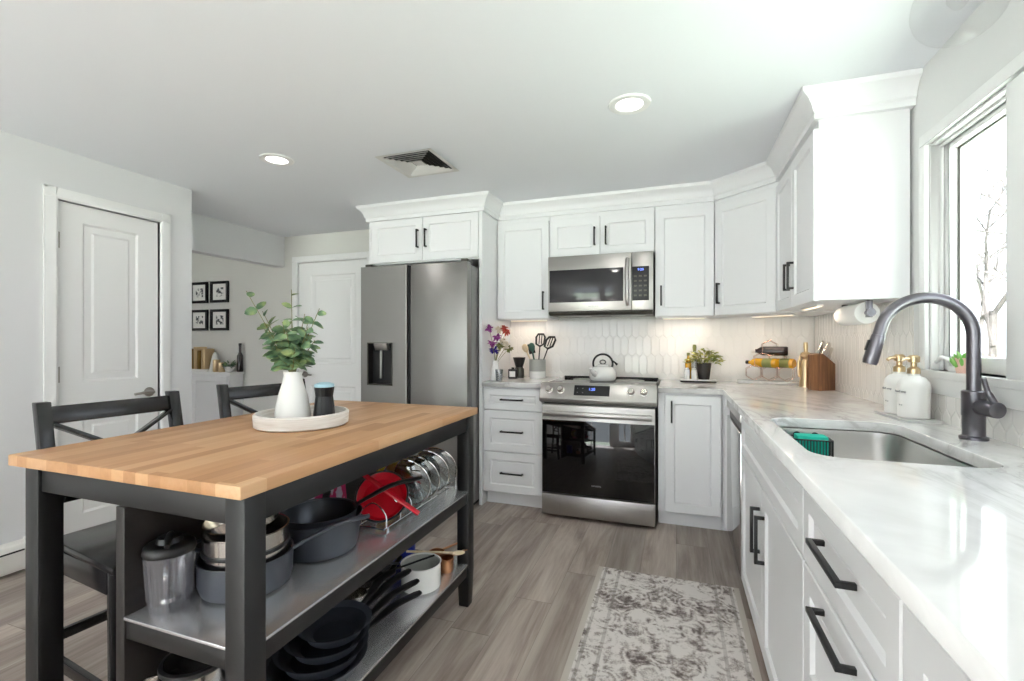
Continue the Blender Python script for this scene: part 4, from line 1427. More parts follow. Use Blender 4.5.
def wine_rack():
    t = thing('marble_board', 'long marble slab lying against the backsplash under the wine rack', 'board', (0.63, 3.67, CT1), R(-4))
    MB().box(-0.215, 0.215, -0.06, 0.06, 0.0005, 0.02).build('slab', M['marble'], t, bevel=0.003)
    t = thing('wine_rack', 'rose gold wire wine rack holding bottles on the marble slab', 'wine rack', (0.615, 3.665, CT1 + 0.0285), R(-4))
    t.scale = (0.92, 0.92, 0.92)
    r_ = 0.052
    m = MB()
    cs = [(-0.108, r_), (0, r_), (0.108, r_), (-0.054, r_ + 0.094), (0.054, r_ + 0.094), (0.0, r_ + 0.188)]
    for y in (-0.05, 0.05):
        m = MB()
        for (cx, cz) in cs:
            hx = [(cx + r_ * 1.12 * math.sin(R(60 * k)), y, cz + r_ * 1.12 * math.cos(R(60 * k)) - 0.0) for k in range(6)]
            m.tube(hx, 0.0022, 6, closed=True)
        m.build('wire_frame', M['wire_rose'], t)
    m = MB()
    for (cx, cz) in cs[:3]:
        for s in (-0.045, 0.045):
            m.cyl((cx + s, -0.05, cz - 0.03), (cx + s, 0.05, cz - 0.03), 0.002, 6)
    m.build('cross_wire', M['wire_rose'], t)
    # bottles lie across, slightly turned so that their flanks show
    def bottle(label, glass, x, z, ang, cap):
        b = thing('wine_bottle', label, 'bottle', (0.615 + x, 3.64, CT1 + 0.0285 + z), R(ang), 'bottles in the wine rack')
        b.scale = (0.82, 0.88, 0.88)
        rm = Matrix.Rotation(R(90), 3, 'Y')
        MB().lathe([(0, -0.13), (0.03, -0.13), (0.036, -0.122), (0.036, 0.05), (0.03, 0.075), (0.015, 0.1), (0.0135, 0.14), (0, 0.14)], (0, 0, 0), 28, rm @ Matrix.Rotation(PI, 3, 'X')).build('glass', M[glass], b)
        MB().lathe([(0, 0.1402), (0.0152, 0.1402), (0.0152, 0.112), (0.0144, 0.112)], (0, 0, 0), 24, rm @ Matrix.Rotation(PI, 3, 'X')).build('capsule', M[cap], b)
        MB().lathe([(0.0364, -0.1), (0.0366, -0.1), (0.0366, -0.02), (0.0364, -0.02)], (0, 0, 0), 28, rm @ Matrix.Rotation(PI, 3, 'X')).build('paper_label', M['wine' if glass == 'wine' else 'olive'], b)
    bottle('dark red wine bottle lying on top of the wire rack', 'wine', 0.0, 0.2, -14, 'foil')
    bottle('amber wine bottle in the wire rack, lower right', 'whitewine', 0.052, 0.118, -41, 'foil')
    bottle('amber wine bottle with a dark neck in the wire rack, lower left', 'whitewine', -0.052, 0.118, -41, 'wine')
wine_rack()

def tray_plant():
    t = thing('serving_tray', 'low dark wooden tray holding the green plant near the range', 'tray', (0.15, 3.65, CT1), 0)
    MB().box(-0.12, 0.12, -0.06, 0.06, 0.0005, 0.012).build('board', M['darkwood'], t, bevel=0.003)
    MB().box(-0.123, 0.123, -0.063, 0.063, 0.0122, 0.02).build('rim', M['white_matte'], t, bevel=0.003)
    z = CT1 + 0.0205
    t = thing('potted_plant', 'bushy yellow-green plant in a black pot on the tray', 'plant', (0.19, 3.65, z), 0)
    t.scale = (1.12, 1.12, 1.12)
    MB().lathe([(0, 0), (0.033, 0), (0.046, 0.1), (0.046, 0.105), (0.041, 0.105), (0.04, 0.09), (0, 0.09)], (0, 0, 0), 28).build('pot', M['blackpot'], t)
    m = MB()
    rnd = random.Random(4)
    for k in range(170):
        a = rnd.uniform(0, 2 * PI); el = rnd.uniform(0.0, 1.0); r_ = 0.105 * math.sqrt(rnd.random()) * (0.55 + 0.45 * math.cos(el * 1.2))
        c = Vector((r_ * math.cos(a) * 1.0, r_ * math.sin(a) * 0.7, 0.1 + 0.1 * el * (1.1 - r_ / 0.16)))
        d = Vector((math.cos(a), math.sin(a) * 0.7, rnd.uniform(-0.3, 0.9))).normalized()
        leaf(m, c, d, rnd.uniform(0.028, 0.042), rnd.uniform(0.013, 0.02), rnd.uniform(-0.6, 0.6))
    m.build('foliage', M['leaf_bright'], t)
    m = MB()
    for k in range(9):
        a = k * 0.7
        m.tube([(0.015 * math.cos(a), 0.015 * math.sin(a), 0.085), (0.045 * math.cos(a), 0.035 * math.sin(a), 0.17)], 0.0016, 5)
    m.build('stem', M['stem'], t)
    for i, (x, lab) in enumerate(((0.075, 'white ceramic shaker on the tray, farther left of the plant'), (0.123, 'white ceramic shaker on the tray, next to the black plant pot'))):
        t = thing('salt_shaker', lab, 'shaker', (x, 3.625, z), 0, 'white shakers')
        MB().lathe([(0, 0), (0.018, 0), (0.019, 0.006), (0.0195, 0.05), (0.017, 0.07), (0.0, 0.078)], (0, 0, 0), 24).build('shaker_body', M['white_gloss'], t)
        MB().lathe([(0, 0.0735), (0.0135, 0.0742), (0.011, 0.081), (0.0, 0.0835)], (0, 0, 0), 20).build('shaker_cap', M['white_matte'], t)
    t = thing('oil_bottle', 'slim olive oil bottle standing behind the white shakers', 'bottle', (0.085, 3.675, z), 0)
    MB().lathe([(0, 0), (0.021, 0), (0.022, 0.004), (0.022, 0.11), (0.018, 0.13), (0.009, 0.15), (0.0085, 0.17), (0, 0.17)], (0, 0, 0), 24).build('glass', M['whitewine'], t)
    MB().lathe([(0, 0.1702), (0.011, 0.1702), (0.011, 0.19), (0, 0.192)], (0, 0, 0), 18).build('cap', M['olive'], t)
    t = thing('vinegar_bottle', 'taller thin bottle with a green stopper behind the plant', 'bottle', (0.128, 3.69, z), 0)
    MB().lathe([(0, 0), (0.019, 0), (0.02, 0.12), (0.01, 0.16), (0.009, 0.2), (0, 0.2)], (0, 0, 0), 24).build('glass', M['lid_glass'], t)
    MB().lathe([(0, 0.2002), (0.011, 0.2002), (0.014, 0.23), (0.011, 0.25), (0, 0.252)], (0, 0, 0), 18).build('stopper', M['olive'], t)

def leaf(m, c, d, L, W, curl=0.0, fold=0.25, round_=False):
    """a folded, pointed (or rounded) leaf starting at c along d"""
    d = Vector(d).normalized()
    side = d.cross(Vector((0, 0, 1)))
    if side.length < 1e-3: side = Vector((1, 0, 0))
    side.normalize()
    side = Matrix.Rotation(curl, 3, d) @ side
    nrm = side.cross(d)
    ts = [0, 0.15, 0.4, 0.7, 0.9, 1.0]
    ws = [0.12, 0.7, 1.0, 0.85, 0.5, 0.06] if round_ else [0.1, 0.55, 1.0, 0.75, 0.35, 0.04]
    vs = []
    for t_, w_ in zip(ts, ws):
        p = c + d * (L * t_) - nrm * (L * 0.22 * t_ * t_)
        vs += [p - side * (W * w_ / 2) + nrm * (W * w_ * fold / 2), p, p + side * (W * w_ / 2) + nrm * (W * w_ * fold / 2)]
    fs = []
    for i in range(5):
        a = i * 3
        fs += [(a, a + 1, a + 4, a + 3), (a + 1, a + 2, a + 5, a + 4)]
    m.add(vs, fs)
tray_plant()

# ================================================================ kettle, crock and the left worktop
def kettle():
    t = thing('kettle', 'white whistling kettle with a black loop handle on the cooktop', 'kettle', (-0.515, 3.5, 0.9172), 0)
    MB().lathe([(0, 0), (0.086, 0), (0.094, 0.006), (0.1, 0.03), (0.097, 0.065), (0.08, 0.095), (0.05, 0.108), (0, 0.11)], (0, 0, 0), 40).build('body', M['white_gloss'], t)
    MB().lathe([(0, 0.1102), (0.046, 0.1092), (0.044, 0.116), (0.02, 0.121), (0, 0.122)], (0, 0, 0), 28).build('lid', M['white_gloss'], t)
    k = MB(); k.tube([(0.021 * math.cos(R(a)), 0, 0.136 + 0.015 * math.sin(R(a))) for a in range(0, 360, 24)], 0.0042, 8, closed=True); k.build('lid_knob', M['black'], t)
    h = MB(); h.tube([(0.072 * math.cos(R(a)), 0, 0.125 + 0.07 * math.sin(R(a))) for a in range(-20, 201, 11)], 0.0075, 12); h.build('handle', M['black'], t)
    s = MB(); s.tube(smooth_path([(-0.035, -0.07, 0.045), (-0.055, -0.105, 0.065), (-0.068, -0.132, 0.096)], 5), [0.022] * 4 + [0.017] * 4 + [0.013] * 3, 14); s.build('spout', M['white_gloss'], t)
    w_ = MB(); w_.tube([(0.066, 0, 0.15), (0.088, -0.005, 0.135), (0.106, -0.01, 0.118)], [0.006, 0.006, 0.009], 10); w_.build('lever', M['black'], t)
kettle()

def crock():
    t = thing('utensil_crock', 'two-tone grey and white ceramic crock left of the range', 'crock', (-1.06, 3.63, CT1), 0)
    MB().lathe([(0, 0), (0.064, 0), (0.067, 0.003), (0.067, 0.055), (0, 0.055)], (0, 0, 0), 36).build('white_base', M['white_gloss'], t)
    MB().lathe([(0.0, 0.0552), (0.067, 0.0552), (0.067, 0.15), (0.062, 0.15), (0.06, 0.07), (0.0, 0.07)], (0, 0, 0), 36).build('grey_body', M['grey'], t)
    z = CT1 + 0.075
    def ut(label, kind, dx, dy, h, mat, head):
        t = thing(kind, label, 'utensil', (-1.06 + dx * 0.3, 3.63 + dy * 0.3, z), 0, 'utensils in the crock')
        top = Vector((dx, dy, h))
        MB().tube([(0, 0, 0), top * 0.72], 0.0055, 8).build('utensil_handle', M[mat], t)
        m = MB()
        b = top * 0.72
        u = top.normalized()
        if head == 'slot':
            s = Vector((1, 0, 0)); L = 0.1; W = 0.074
            ring = []
            pts = [(0, 0), (W * 0.45, 0.02), (W * 0.5, L * 0.75), (W * 0.3, L), (-W * 0.3, L), (-W * 0.5, L * 0.75), (-W * 0.45, 0.02)]
            m.tube([b + s * a + u * q for a, q in pts], 0.009, 8, closed=True)
            for q in (-0.01, 0.01):
                m.tube([b + s * q + u * 0.02, b + s * q + u * L], 0.005, 5)
        elif head == 'spoon':
            rm = Vector((0, 0, 1)).rotation_difference(u).to_matrix()
            m.lathe([(0.006, 0), (0.022, 0.02), (0.027, 0.042), (0.02, 0.066), (0, 0.075)], b, 18, rm @ Matrix.Diagonal((1, 0.35, 1)))
        else:
            rm = Vector((0, 0, 1)).rotation_difference(u).to_matrix()
            m.obox(b + u * 0.04, 0.026, 0.004, 0.042, rm)
        m.build('utensil_head', M[mat], t, bevel=0)
    ut('black slotted spatula leaning right in the grey crock', 'slotted_spatula', 0.09, -0.02, 0.225, 'plastic_black', 'slot')
    ut('black slotted turner standing upright in the grey crock', 'slotted_turner', 0.012, 0.03, 0.25, 'plastic_black', 'slot')
    ut('dark green spoon leaning forward in the grey crock', 'serving_spoon', -0.03, -0.03, 0.19, 'stemgreen', 'spoon')
    ut('pale wooden spoon leaning left in the grey crock', 'wooden_spoon', -0.085, 0.0, 0.18, 'lightwood', 'spoon')
    ut('black scraper leaning back left in the grey crock', 'scraper', -0.05, 0.03, 0.17, 'plastic_black', 'flat')
M['stemgreen'] = plain('dark_green_silicone', '#2f5348', 0.5)
crock()

def left_corner():
    # black square bottle with a white label, dark cup behind
    t = thing('square_bottle', 'small black square bottle with a white label left of the crock', 'bottle', (-1.225, 3.5, CT1), R(8))
    MB().prism(rrect(-0.036, 0.036, -0.025, 0.025, 0.01), 0.0005, 0.075).build('bottle_body', M['plastic_black'], t, bevel=0.006)
    MB().box(-0.023, 0.023, -0.0262, -0.0252, 0.014, 0.058).build('paper_label', M['paper'], t)
    MB().lathe([(0, 0.0752), (0.012, 0.0752), (0.012, 0.088), (0, 0.088)], (0, 0, 0), 18).build('neck', M['plastic_black'], t)
    t = thing('coffee_grinder', 'dark coffee grinder with a flared top behind the square bottle', 'grinder', (-1.205, 3.6, CT1), 0)
    MB().lathe([(0, 0), (0.04, 0), (0.042, 0.01), (0.04, 0.07), (0.03, 0.085), (0, 0.085)], (0, 0, 0), 28).build('jar', M['steel_dark'], t)
    MB().lathe([(0, 0.0852), (0.03, 0.0852), (0.048, 0.15), (0.052, 0.165), (0.0, 0.17)], (0, 0, 0), 28).build('hopper', M['plastic_black'], t)
    # tall white vase with dried flowers
    t = thing('flower_vase', 'tall slender white vase in the corner beside the fridge panel', 'vase', (-1.3, 3.31, CT1), 0)
    MB().lathe([(0, 0), (0.032, 0), (0.034, 0.01), (0.03, 0.08), (0.022, 0.13), (0.02, 0.15), (0.017, 0.15), (0.019, 0.12), (0.0, 0.03)], (0, 0, 0), 28).build('vase_body', M['white_gloss'], t)
    b = thing('flower_bunch', 'mixed dried flowers standing in the slender white vase', 'flowers', (-1.3, 3.31, CT1 + 0.06), 0)
    rnd = random.Random(3)
    heads = [(-0.03, -0.1, 0.33, 'lilac'), (0.02, -0.02, 0.27, 'lilac'), (0.05, 0.06, 0.34, 'coral'), (0.075, 0.03, 0.31, 'coral'), (0.0, -0.07, 0.22, 'lilac'),
             (0.0, -0.03, 0.17, 'violet'), (0.035, 0.0, 0.2, 'olive'), (0.055, 0.02, 0.24, 'cream'), (0.07, 0.05, 0.2, 'cream'), (0.015, 0.05, 0.33, 'cream'), (0.085, 0.06, 0.18, 'olive')]
    for (x, y, h, c) in heads:
        x = max(x, -0.008)
        top = Vector((x, y, h))
        MB().tube(smooth_path([(0, 0, -0.02), (x * 0.15, y * 0.15, h * 0.4), top], 5), 0.0016, 5).build('stem', M['stem'], b)
        m = MB()
        for k in range(34):
            d = Vector((rnd.gauss(0, 1), rnd.gauss(0, 1), rnd.gauss(0, 0.8))).normalized()
            leaf(m, top + d * 0.004, d, rnd.uniform(0.022, 0.04), rnd.uniform(0.013, 0.02), rnd.uniform(-1, 1))
        m.build('flower_head', M[c], b)
    t = thing('glass_tumbler', 'small clear glass at the front of the flowers on the left worktop', 'glass', (-1.25, 3.26, CT1), 0)
    MB().open_lathe([(0.0, 0.004), (0.024, 0.004), (0.028, 0.085), (0.0295, 0.085), (0.0255, 0.0005), (0, 0.0005)], (0, 0, 0), 24).build('tumbler_wall', M['lid_glass'], t)
left_corner()

# ================================================================ on the island top
TX, TY = -1.307, 1.372
def tray_and_vase():
    t = thing('round_tray', 'whitewashed round wooden tray on the island top', 'tray', (TX, TY, IZ), 0)
    MB().lathe([(0, 0.0005), (0.153, 0.0005), (0.161, 0.006), (0.163, 0.045), (0.159, 0.05), (0.152, 0.05), (0.15, 0.012), (0, 0.012)], (0, 0, 0), 56).build('tray_body', M['washed'], t)
    z = IZ + 0.0125
    v = thing('vase', 'white faceted ceramic vase on the round tray', 'vase', (-1.37, 1.39, z), 0)
    MB().lathe([(0, 0), (0.056, 0), (0.064, 0.008), (0.063, 0.03), (0.052, 0.09), (0.037, 0.14), (0.031, 0.165), (0.034, 0.182), (0.03, 0.182), (0.027, 0.165), (0.033, 0.135), (0.0, 0.02)], (0, 0, 0), 18).build('vase_body', M['white_matte'], v, smooth=24)
    b = thing('eucalyptus_bunch', 'green eucalyptus sprigs standing in the white vase', 'foliage', (-1.37, 1.39, z + 0.1), 0)
    # view axes: right of the picture and towards the camera
    rt = Vector((math.cos(R(19.4)), math.sin(R(19.4)), 0)); fw = Vector((math.sin(R(19.4)), -math.cos(R(19.4)), 0))
    rnd = random.Random(12)
    tips = [(-0.165, 0.02, 0.385, 5), (-0.115, 0.0, 0.31, 6), (-0.015, -0.02, 0.395, 6), (0.045, 0.0, 0.30, 7), (0.105, 0.01, 0.32, 5), (0.08, 0.05, 0.25, 6), (-0.075, 0.06, 0.24, 7), (-0.1, -0.05, 0.22, 7), (0.01, 0.07, 0.235, 8), (-0.04, 0.0, 0.27, 7), (0.03, -0.07, 0.28, 6), (0.075, -0.02, 0.2, 6), (-0.06, 0.05, 0.18, 6), (0.035, 0.06, 0.18, 6)]
    for (u, f, h, n) in tips:
        tip = rt * u + fw * f + Vector((0, 0, h))
        pts = smooth_path([(0, 0, -0.05), tuple(tip * 0.12 + Vector((0, 0, 0.06))), tuple(tip * 0.55 + Vector((0, 0, 0.035))), tuple(tip)], 6)
        s = MB(); s.tube(pts, [0.0022] * (len(pts) - 6) + [0.0013] * 6, 6); st = s.build('stem', M['stem'], b)
        m = MB()
        for k in range(n):
            q = 0.42 + 0.58 * k / (n - 1)
            i = min(len(pts) - 2, int(q * (len(pts) - 1)))
            p = pts[i]; d = (pts[i + 1] - pts[i]).normalized()
            size = 0.058 - 0.022 * max(0, q - 0.5) * 2
            for s_ in ((-1, 1) if k < n - 1 else (1,)):
                sd = (d.cross(fw)).normalized() * s_
                dd = (sd * rnd.uniform(0.6, 1.1) + d * rnd.uniform(0.1, 0.7) + fw * rnd.uniform(-0.5, 0.7) + Vector((0, 0, rnd.uniform(-0.2, 0.2))))
                leaf(m, p, dd, size * rnd.uniform(0.85, 1.15), size * rnd.uniform(0.62, 0.82), rnd.uniform(-1.1, 1.1), 0.18, True)
        m.build('foliage', M['leaf'], st)
    t = thing('black_tumbler', 'black waisted shaker with a pale blue lid on the round tray', 'shaker', (-1.262, 1.435, z), 0)
    t.scale = (1, 1, 1.1)
    MB().lathe([(0, 0), (0.04, 0), (0.041, 0.004), (0.036, 0.05), (0.031, 0.08), (0.036, 0.108), (0.037, 0.112), (0, 0.112)], (0, 0, 0), 16).build('shaker_body', M['plastic_black'], t, smooth=15)
    MB().lathe([(0, 0.1122), (0.036, 0.1122), (0.035, 0.122), (0.02, 0.127), (0, 0.128)], (0, 0, 0), 28).build('lid', M['lightblue'], t)
    t = thing('dark_dish', 'small dark dish on the tray left of the white vase', 'dish', (-1.4, 1.3, z + 0.0005), 0)
    t.scale = (0.7, 0.7, 1)
    MB().lathe([(0, 0), (0.03, 0), (0.042, 0.016), (0.039, 0.016), (0.028, 0.004), (0, 0.004)], (0, 0, 0), 28).build('dish_body', M['plastic_black'], t)
tray_and_vase()

# ================================================================ on the island's upper shelf
Z1 = SH1 + 0.0005
def blender_jar():
    t = thing('blender_jar', 'clear blender cup with a black lid on the upper island shelf', 'blender jar', (-1.222, 0.834, Z1), R(-40))
    m = MB()
    n = 6
    prof = [(0.042, 0.0), (0.044, 0.012), (0.046, 0.02), (0.053, 0.13), (0.056, 0.142)]
    m.open_lathe([(0, 0.003)] + prof + [(0.053, 0.142), (0.050, 0.128), (0.043, 0.024), (0.0, 0.02)], (0, 0, 0), 28)
    m.build('cup', M['jar_plastic'], t)
    r_ = MB()
    for k in range(8):
        a = k * PI / 4
        r_.tube([(0.0465 * math.cos(a), 0.0465 * math.sin(a), 0.025), (0.0535 * math.cos(a), 0.0535 * math.sin(a), 0.13)], 0.0025, 6)
    r_.build('ribs', M['jar_plastic'], t)
    MB().lathe([(0, 0.1425), (0.056, 0.1425), (0.058, 0.147), (0.056, 0.16), (0.05, 0.166), (0.03, 0.168), (0.026, 0.181), (0, 0.183)], (0, 0, 0), 32).build('lid', M['plastic_black'], t)
    l = MB(); l.tube([(-0.058, 0, 0.164), (-0.02, 0, 0.178), (0.02, 0, 0.182), (0.055, 0, 0.172)], [0.006, 0.009, 0.009, 0.006], 10); l.build('flip_cap', M['plastic_black'], t)
    h = MB(); h.tube(smooth_path([(0.05, 0, 0.128), (0.08, 0, 0.125), (0.084, 0, 0.07), (0.074, 0, 0.02), (0.045, 0, 0.016)], 5), 0.006, 8); h.build('handle', M['jar_plastic'], t)
    b = MB(); b.lathe([(0, 0.0205), (0.026, 0.0205), (0.024, 0.03), (0.008, 0.036), (0.0, 0.05)], (0, 0, 0), 18); b.build('blade_base', M['poly_steel'], t)
blender_jar()

def pan_shape(r, h, wall=0.003, flare=0.0):
    rb = r - flare
    return [(0, 0), (rb - 0.018, 0), (rb - 0.005, 0.006), (rb, 0.02), (r, h), (r + 0.002, h + 0.002), (r - wall, h + 0.001), (rb - wall, 0.021), (rb - 0.02, 0.006), (0, 0.006)]

def long_handle(t, a, r, z, L, rise, mat, w_=0.02, name='handle', droop=0.0, rivet=True):
    """handle leaving the rim of a pan at angle a"""
    d = Vector((math.cos(a), math.sin(a), 0)); s_ = Vector((-d.y, d.x, 0))
    p = [d * (r - 0.001) + Vector((0, 0, z)), d * (r + 0.045) + Vector((0, 0, z + rise * 0.35)), d * (r + L * 0.55) + Vector((0, 0, z + rise * 0.85)), d * (r + L) + Vector((0, 0, z + rise - droop))]
    P = smooth_path(p, 6)
    m = MB()
    n = len(P)
    vs, fs = [], []
    for i, q in enumerate(P):
        w = (w_ * 0.55 if i < 5 else w_ * (0.6 + 0.4 * min(1, (i - 5) / 4))) / 2
        h = 0.0055
        if i == n - 1: w *= 0.6
        for (x, y) in ((-w, -h * 0.4), (-w * 0.6, -h), (w * 0.6, -h), (w, -h * 0.4), (w, h * 0.4), (w * 0.6, h), (-w * 0.6, h), (-w, h * 0.4)):
            vs.append(q + s_ * x + Vector((0, 0, y)))
    for i in range(n - 1):
        for k in range(8):
            fs.append((i * 8 + k, i * 8 + (k + 1) % 8, i * 8 + 8 + (k + 1) % 8, i * 8 + 8 + k))
    fs.append(tuple(range(8))[::-1]); fs.append(tuple((n - 1) * 8 + k for k in range(8)))
    m.add(vs, fs)
    m.build(name, mat, t)
    if rivet:
        m = MB(); c = d * (r - 0.004) + Vector((0, 0, z))
        for q in (-0.009, 0.009):
            m.ball(c + s_ * q, 0.0045, 8)
        m.build('rivet', M['poly_steel'], t)

def pots_upper():
    # stack on the corner: grey saucepan, steel insert, steel bowl
    c = (-1.129, 0.98)
    t = thing('saucepan', 'grey saucepan at the bottom of the stack behind the front leg', 'saucepan', (c[0], c[1], Z1), 0)
    MB().lathe([(0, 0), (0.094, 0), (0.109, 0.008), (0.117, 0.03), (0.118, 0.092), (0.1195, 0.094), (0.115, 0.094), (0.113, 0.03), (0.1, 0.012), (0, 0.012)], (0, 0, 0), 44).build('pan_body', M['pot_grey'], t)
    long_handle(t, R(47), 0.118, 0.08, 0.215, 0.055, M['pan'], 0.02)
    z = Z1 + 0.013
    t = thing('steamer_pot', 'polished steel pot with a black loop handle nested in the grey saucepan', 'pot', (c[0], c[1], z), 0)
    MB().lathe([(0, 0), (0.09, 0), (0.1, 0.012), (0.104, 0.05), (0.106, 0.148), (0.108, 0.15), (0.103, 0.15), (0.1, 0.05), (0.09, 0.006), (0, 0.006)], (0, 0, 0), 44).build('pan_body', M['poly_steel'], t)
    hm = MB()
    a0 = R(200)
    hm.tube([((0.106 + 0.035 * math.sin(R(k) )) * math.cos(a0 + R((k - 90) * 0.33)), (0.106 + 0.035 * math.sin(R(k))) * math.sin(a0 + R((k - 90) * 0.33)), 0.105) for k in range(0, 181, 15)], 0.0055, 8)
    hm.build('loop_handle', M['pan'], t)
    MB().lathe([(0.1085, 0.098), (0.1095, 0.1), (0.1095, 0.106), (0.1085, 0.108)], (0, 0, 0), 44).build('silicone_band', M['plastic_black'], t)
    t = thing('steel_bowl', 'tilted polished steel bowl on top of the pot stack', 'bowl', (c[0] + 0.004, c[1] + 0.004, z + 0.152), 0)
    t.rotation_euler = (R(20), R(-18), 0)
    t.scale = (0.93, 0.93, 0.95)
    MB().lathe([(0, -0.02), (0.075, -0.02), (0.088, -0.008), (0.096, 0.03), (0.099, 0.068), (0.101, 0.069), (0.097, 0.069), (0.093, 0.03), (0.083, -0.006), (0, -0.016)], (0, 0, 0.0), 40).build('bowl_body', M['poly_steel'], t)
    # big pans
    c = (-1.105, 1.235)
    t = thing('large_saucepan', 'large dark saucepan with a long black handle on the upper shelf', 'saucepan', (c[0], c[1], Z1), 0)
    MB().lathe(pan_shape(0.132, 0.112, 0.003, 0.012), (0, 0, 0), 52).build('pan_body', M['pan'], t)
    long_handle(t, R(125), 0.132, 0.095, 0.1, 0.02, M['black'], 0.026)
    t = thing('saute_pan', 'second dark pan nested inside the large saucepan', 'pan', (c[0] - 0.004, c[1] + 0.004, Z1 + 0.03), 0)
    MB().lathe(pan_shape(0.118, 0.092, 0.003, 0.012), (0, 0, 0), 48).build('pan_body', M['pan'], t)
    MB().lathe([(0, 0.0065), (0.086, 0.0065), (0.1025, 0.0215), (0.1145, 0.09), (0.1125, 0.09), (0.1, 0.023), (0.084, 0.008), (0, 0.008)], (0, 0, 0), 44).build('nonstick_lining', M['pan_in'], t)
    long_handle(t, R(52), 0.118, 0.088, 0.235, 0.055, M['black'], 0.03)
    # flowered tray leaning against the divider
    t = thing('floral_tray', 'magenta tray with white flowers leaning behind the dark saucepan', 'tray', (-1.258, 1.37, Z1), R(0))
    m = MB(); m.prism(rrect(-0.17, 0.17, 0.003, 0.24, 0.03), -0.004, 0.004, 'x')
    o = m.build('tray_panel', M['floral'], t, bevel=0.002); o.rotation_euler = (0, R(-7), 0); o.location = (0.012, 0, 0)
    m = MB(); m.tube([(0.001, y, z) for y, z in rrect(-0.172, 0.172, 0.004, 0.242, 0.032)], 0.0045, 8, closed=True)
    o = m.build('tray_rim', M['pink'], t); o.rotation_euler = (0, R(-7), 0); o.location = (0.012, 0, 0)
pots_upper()

def lid_rack():
    t = thing('lid_rack', 'chrome wire lid rack at the back of the upper shelf', 'rack', (-1.03, 1.63, Z1), 0)
    m = MB()
    for x in (-0.055, 0.055):
        m.tube([(x, -0.23, 0.012), (x, 0.27, 0.012)], 0.003, 8)
    for y in (-0.225, 0.0, 0.265):
        m.tube([(-0.055, y, 0.012), (0.055, y, 0.012)], 0.003, 8)
    for x in (-0.055, 0.055):
        for y in (-0.2, 0.25):
            m.tube([(x, y, 0.0005), (x, y, 0.012)], 0.004, 8)
    m.build('base_wire', M['chrome'], t)
    for y in (-0.21, -0.12, -0.045, 0.035, 0.115, 0.19, 0.262):
        l = MB(); l.tube(smooth_path([(-0.055, y, 0.012), (-0.05, y, 0.06), (0.0, y, 0.095), (0.05, y, 0.06), (0.055, y, 0.012)], 6), 0.0026, 8)
        l.build('wire_loop', M['chrome'], t)
    MB().tube([(0.095, 0.262, 0.0), (0.095, 0.262, 0.095)], 0.003, 8).build('end_pin', M['chrome'], t)
    # glass lids standing in the rack
    labs = ['nearest the red pan', 'second from the red pan', 'third from the red pan', 'farthest along the rack']
    for k, y in enumerate((1.605, 1.685, 1.765, 1.845)):
        r_ = 0.1 - 0.003 * (k % 2)
        g = thing('pan_cover', 'glass pan lid with steel rim standing in the chrome rack, ' + labs[k], 'lid', (-1.01, y, Z1 + 0.018 + r_), 0, 'glass lids in the rack')
        g.rotation_euler = (R(90 + 14), 0, R(8))
        MB().open_lathe([(r_, 0), (r_ * 0.85, 0.012), (r_ * 0.5, 0.022), (0.012, 0.026), (0.012, 0.024), (r_ * 0.5, 0.02), (r_ * 0.85, 0.01), (r_ - 0.002, -0.001)], (0, 0, 0), 40).build('glass_dome', M['lid_glass'], g)
        MB().tube([(r_ * math.cos(R(a)), r_ * math.sin(R(a)), 0) for a in range(0, 360, 9)], 0.0032, 8, closed=True).build('steel_rim', M['chrome'], g)
        MB().lathe([(0, 0.0265), (0.008, 0.0265), (0.008, 0.036), (0.017, 0.042), (0.017, 0.05), (0, 0.052)], (0, 0, 0), 18).build('lid_knob', M['plastic_black'], g)
    # red pan tilted on the near end of the rack
    p = thing('red_pan', 'red frying pan with a dark rim propped on the near end of the rack', 'pan', (-1.04, 1.49, Z1 + 0.09), 0)
    p.rotation_euler = (R(52), R(10), R(20))
    MB().lathe([(0, -0.004), (0.072, -0.004), (0.092, 0.024), (0.094, 0.024), (0.075, -0.008), (0, -0.008)], (0, 0, 0), 44).build('pan_body', M['red'], p)
    MB().tube([(0.094 * math.cos(R(a)), 0.094 * math.sin(R(a)), 0.025) for a in range(0, 360, 9)], 0.004, 8, closed=True).build('rim', M['black'], p)
    s = thing('red_spatula', 'long red spatula lying across the lid rack', 'spatula', (-1.04, 1.445, Z1 + 0.13), 0)
    m = MB(); m.bar((-0.05, -0.0, 0.055), (0.15, 0.055, -0.085), 0.03, 0.008); m.build('blade', M['red'], s, bevel=0.003)
    y = thing('yellow_lid', 'yellow plastic lid behind the glass lids in the rack', 'lid', (-1.14, 1.72, Z1 + 0.115), 0)
    y.rotation_euler = (R(90 + 10), 0, R(0))
    MB().lathe([(0, 0), (0.075, 0), (0.08, 0.004), (0.08, 0.014), (0.074, 0.014), (0.073, 0.005), (0, 0.005)], (0, 0, 0), 36).build('lid_disc', M['yellow'], y)
lid_rack()

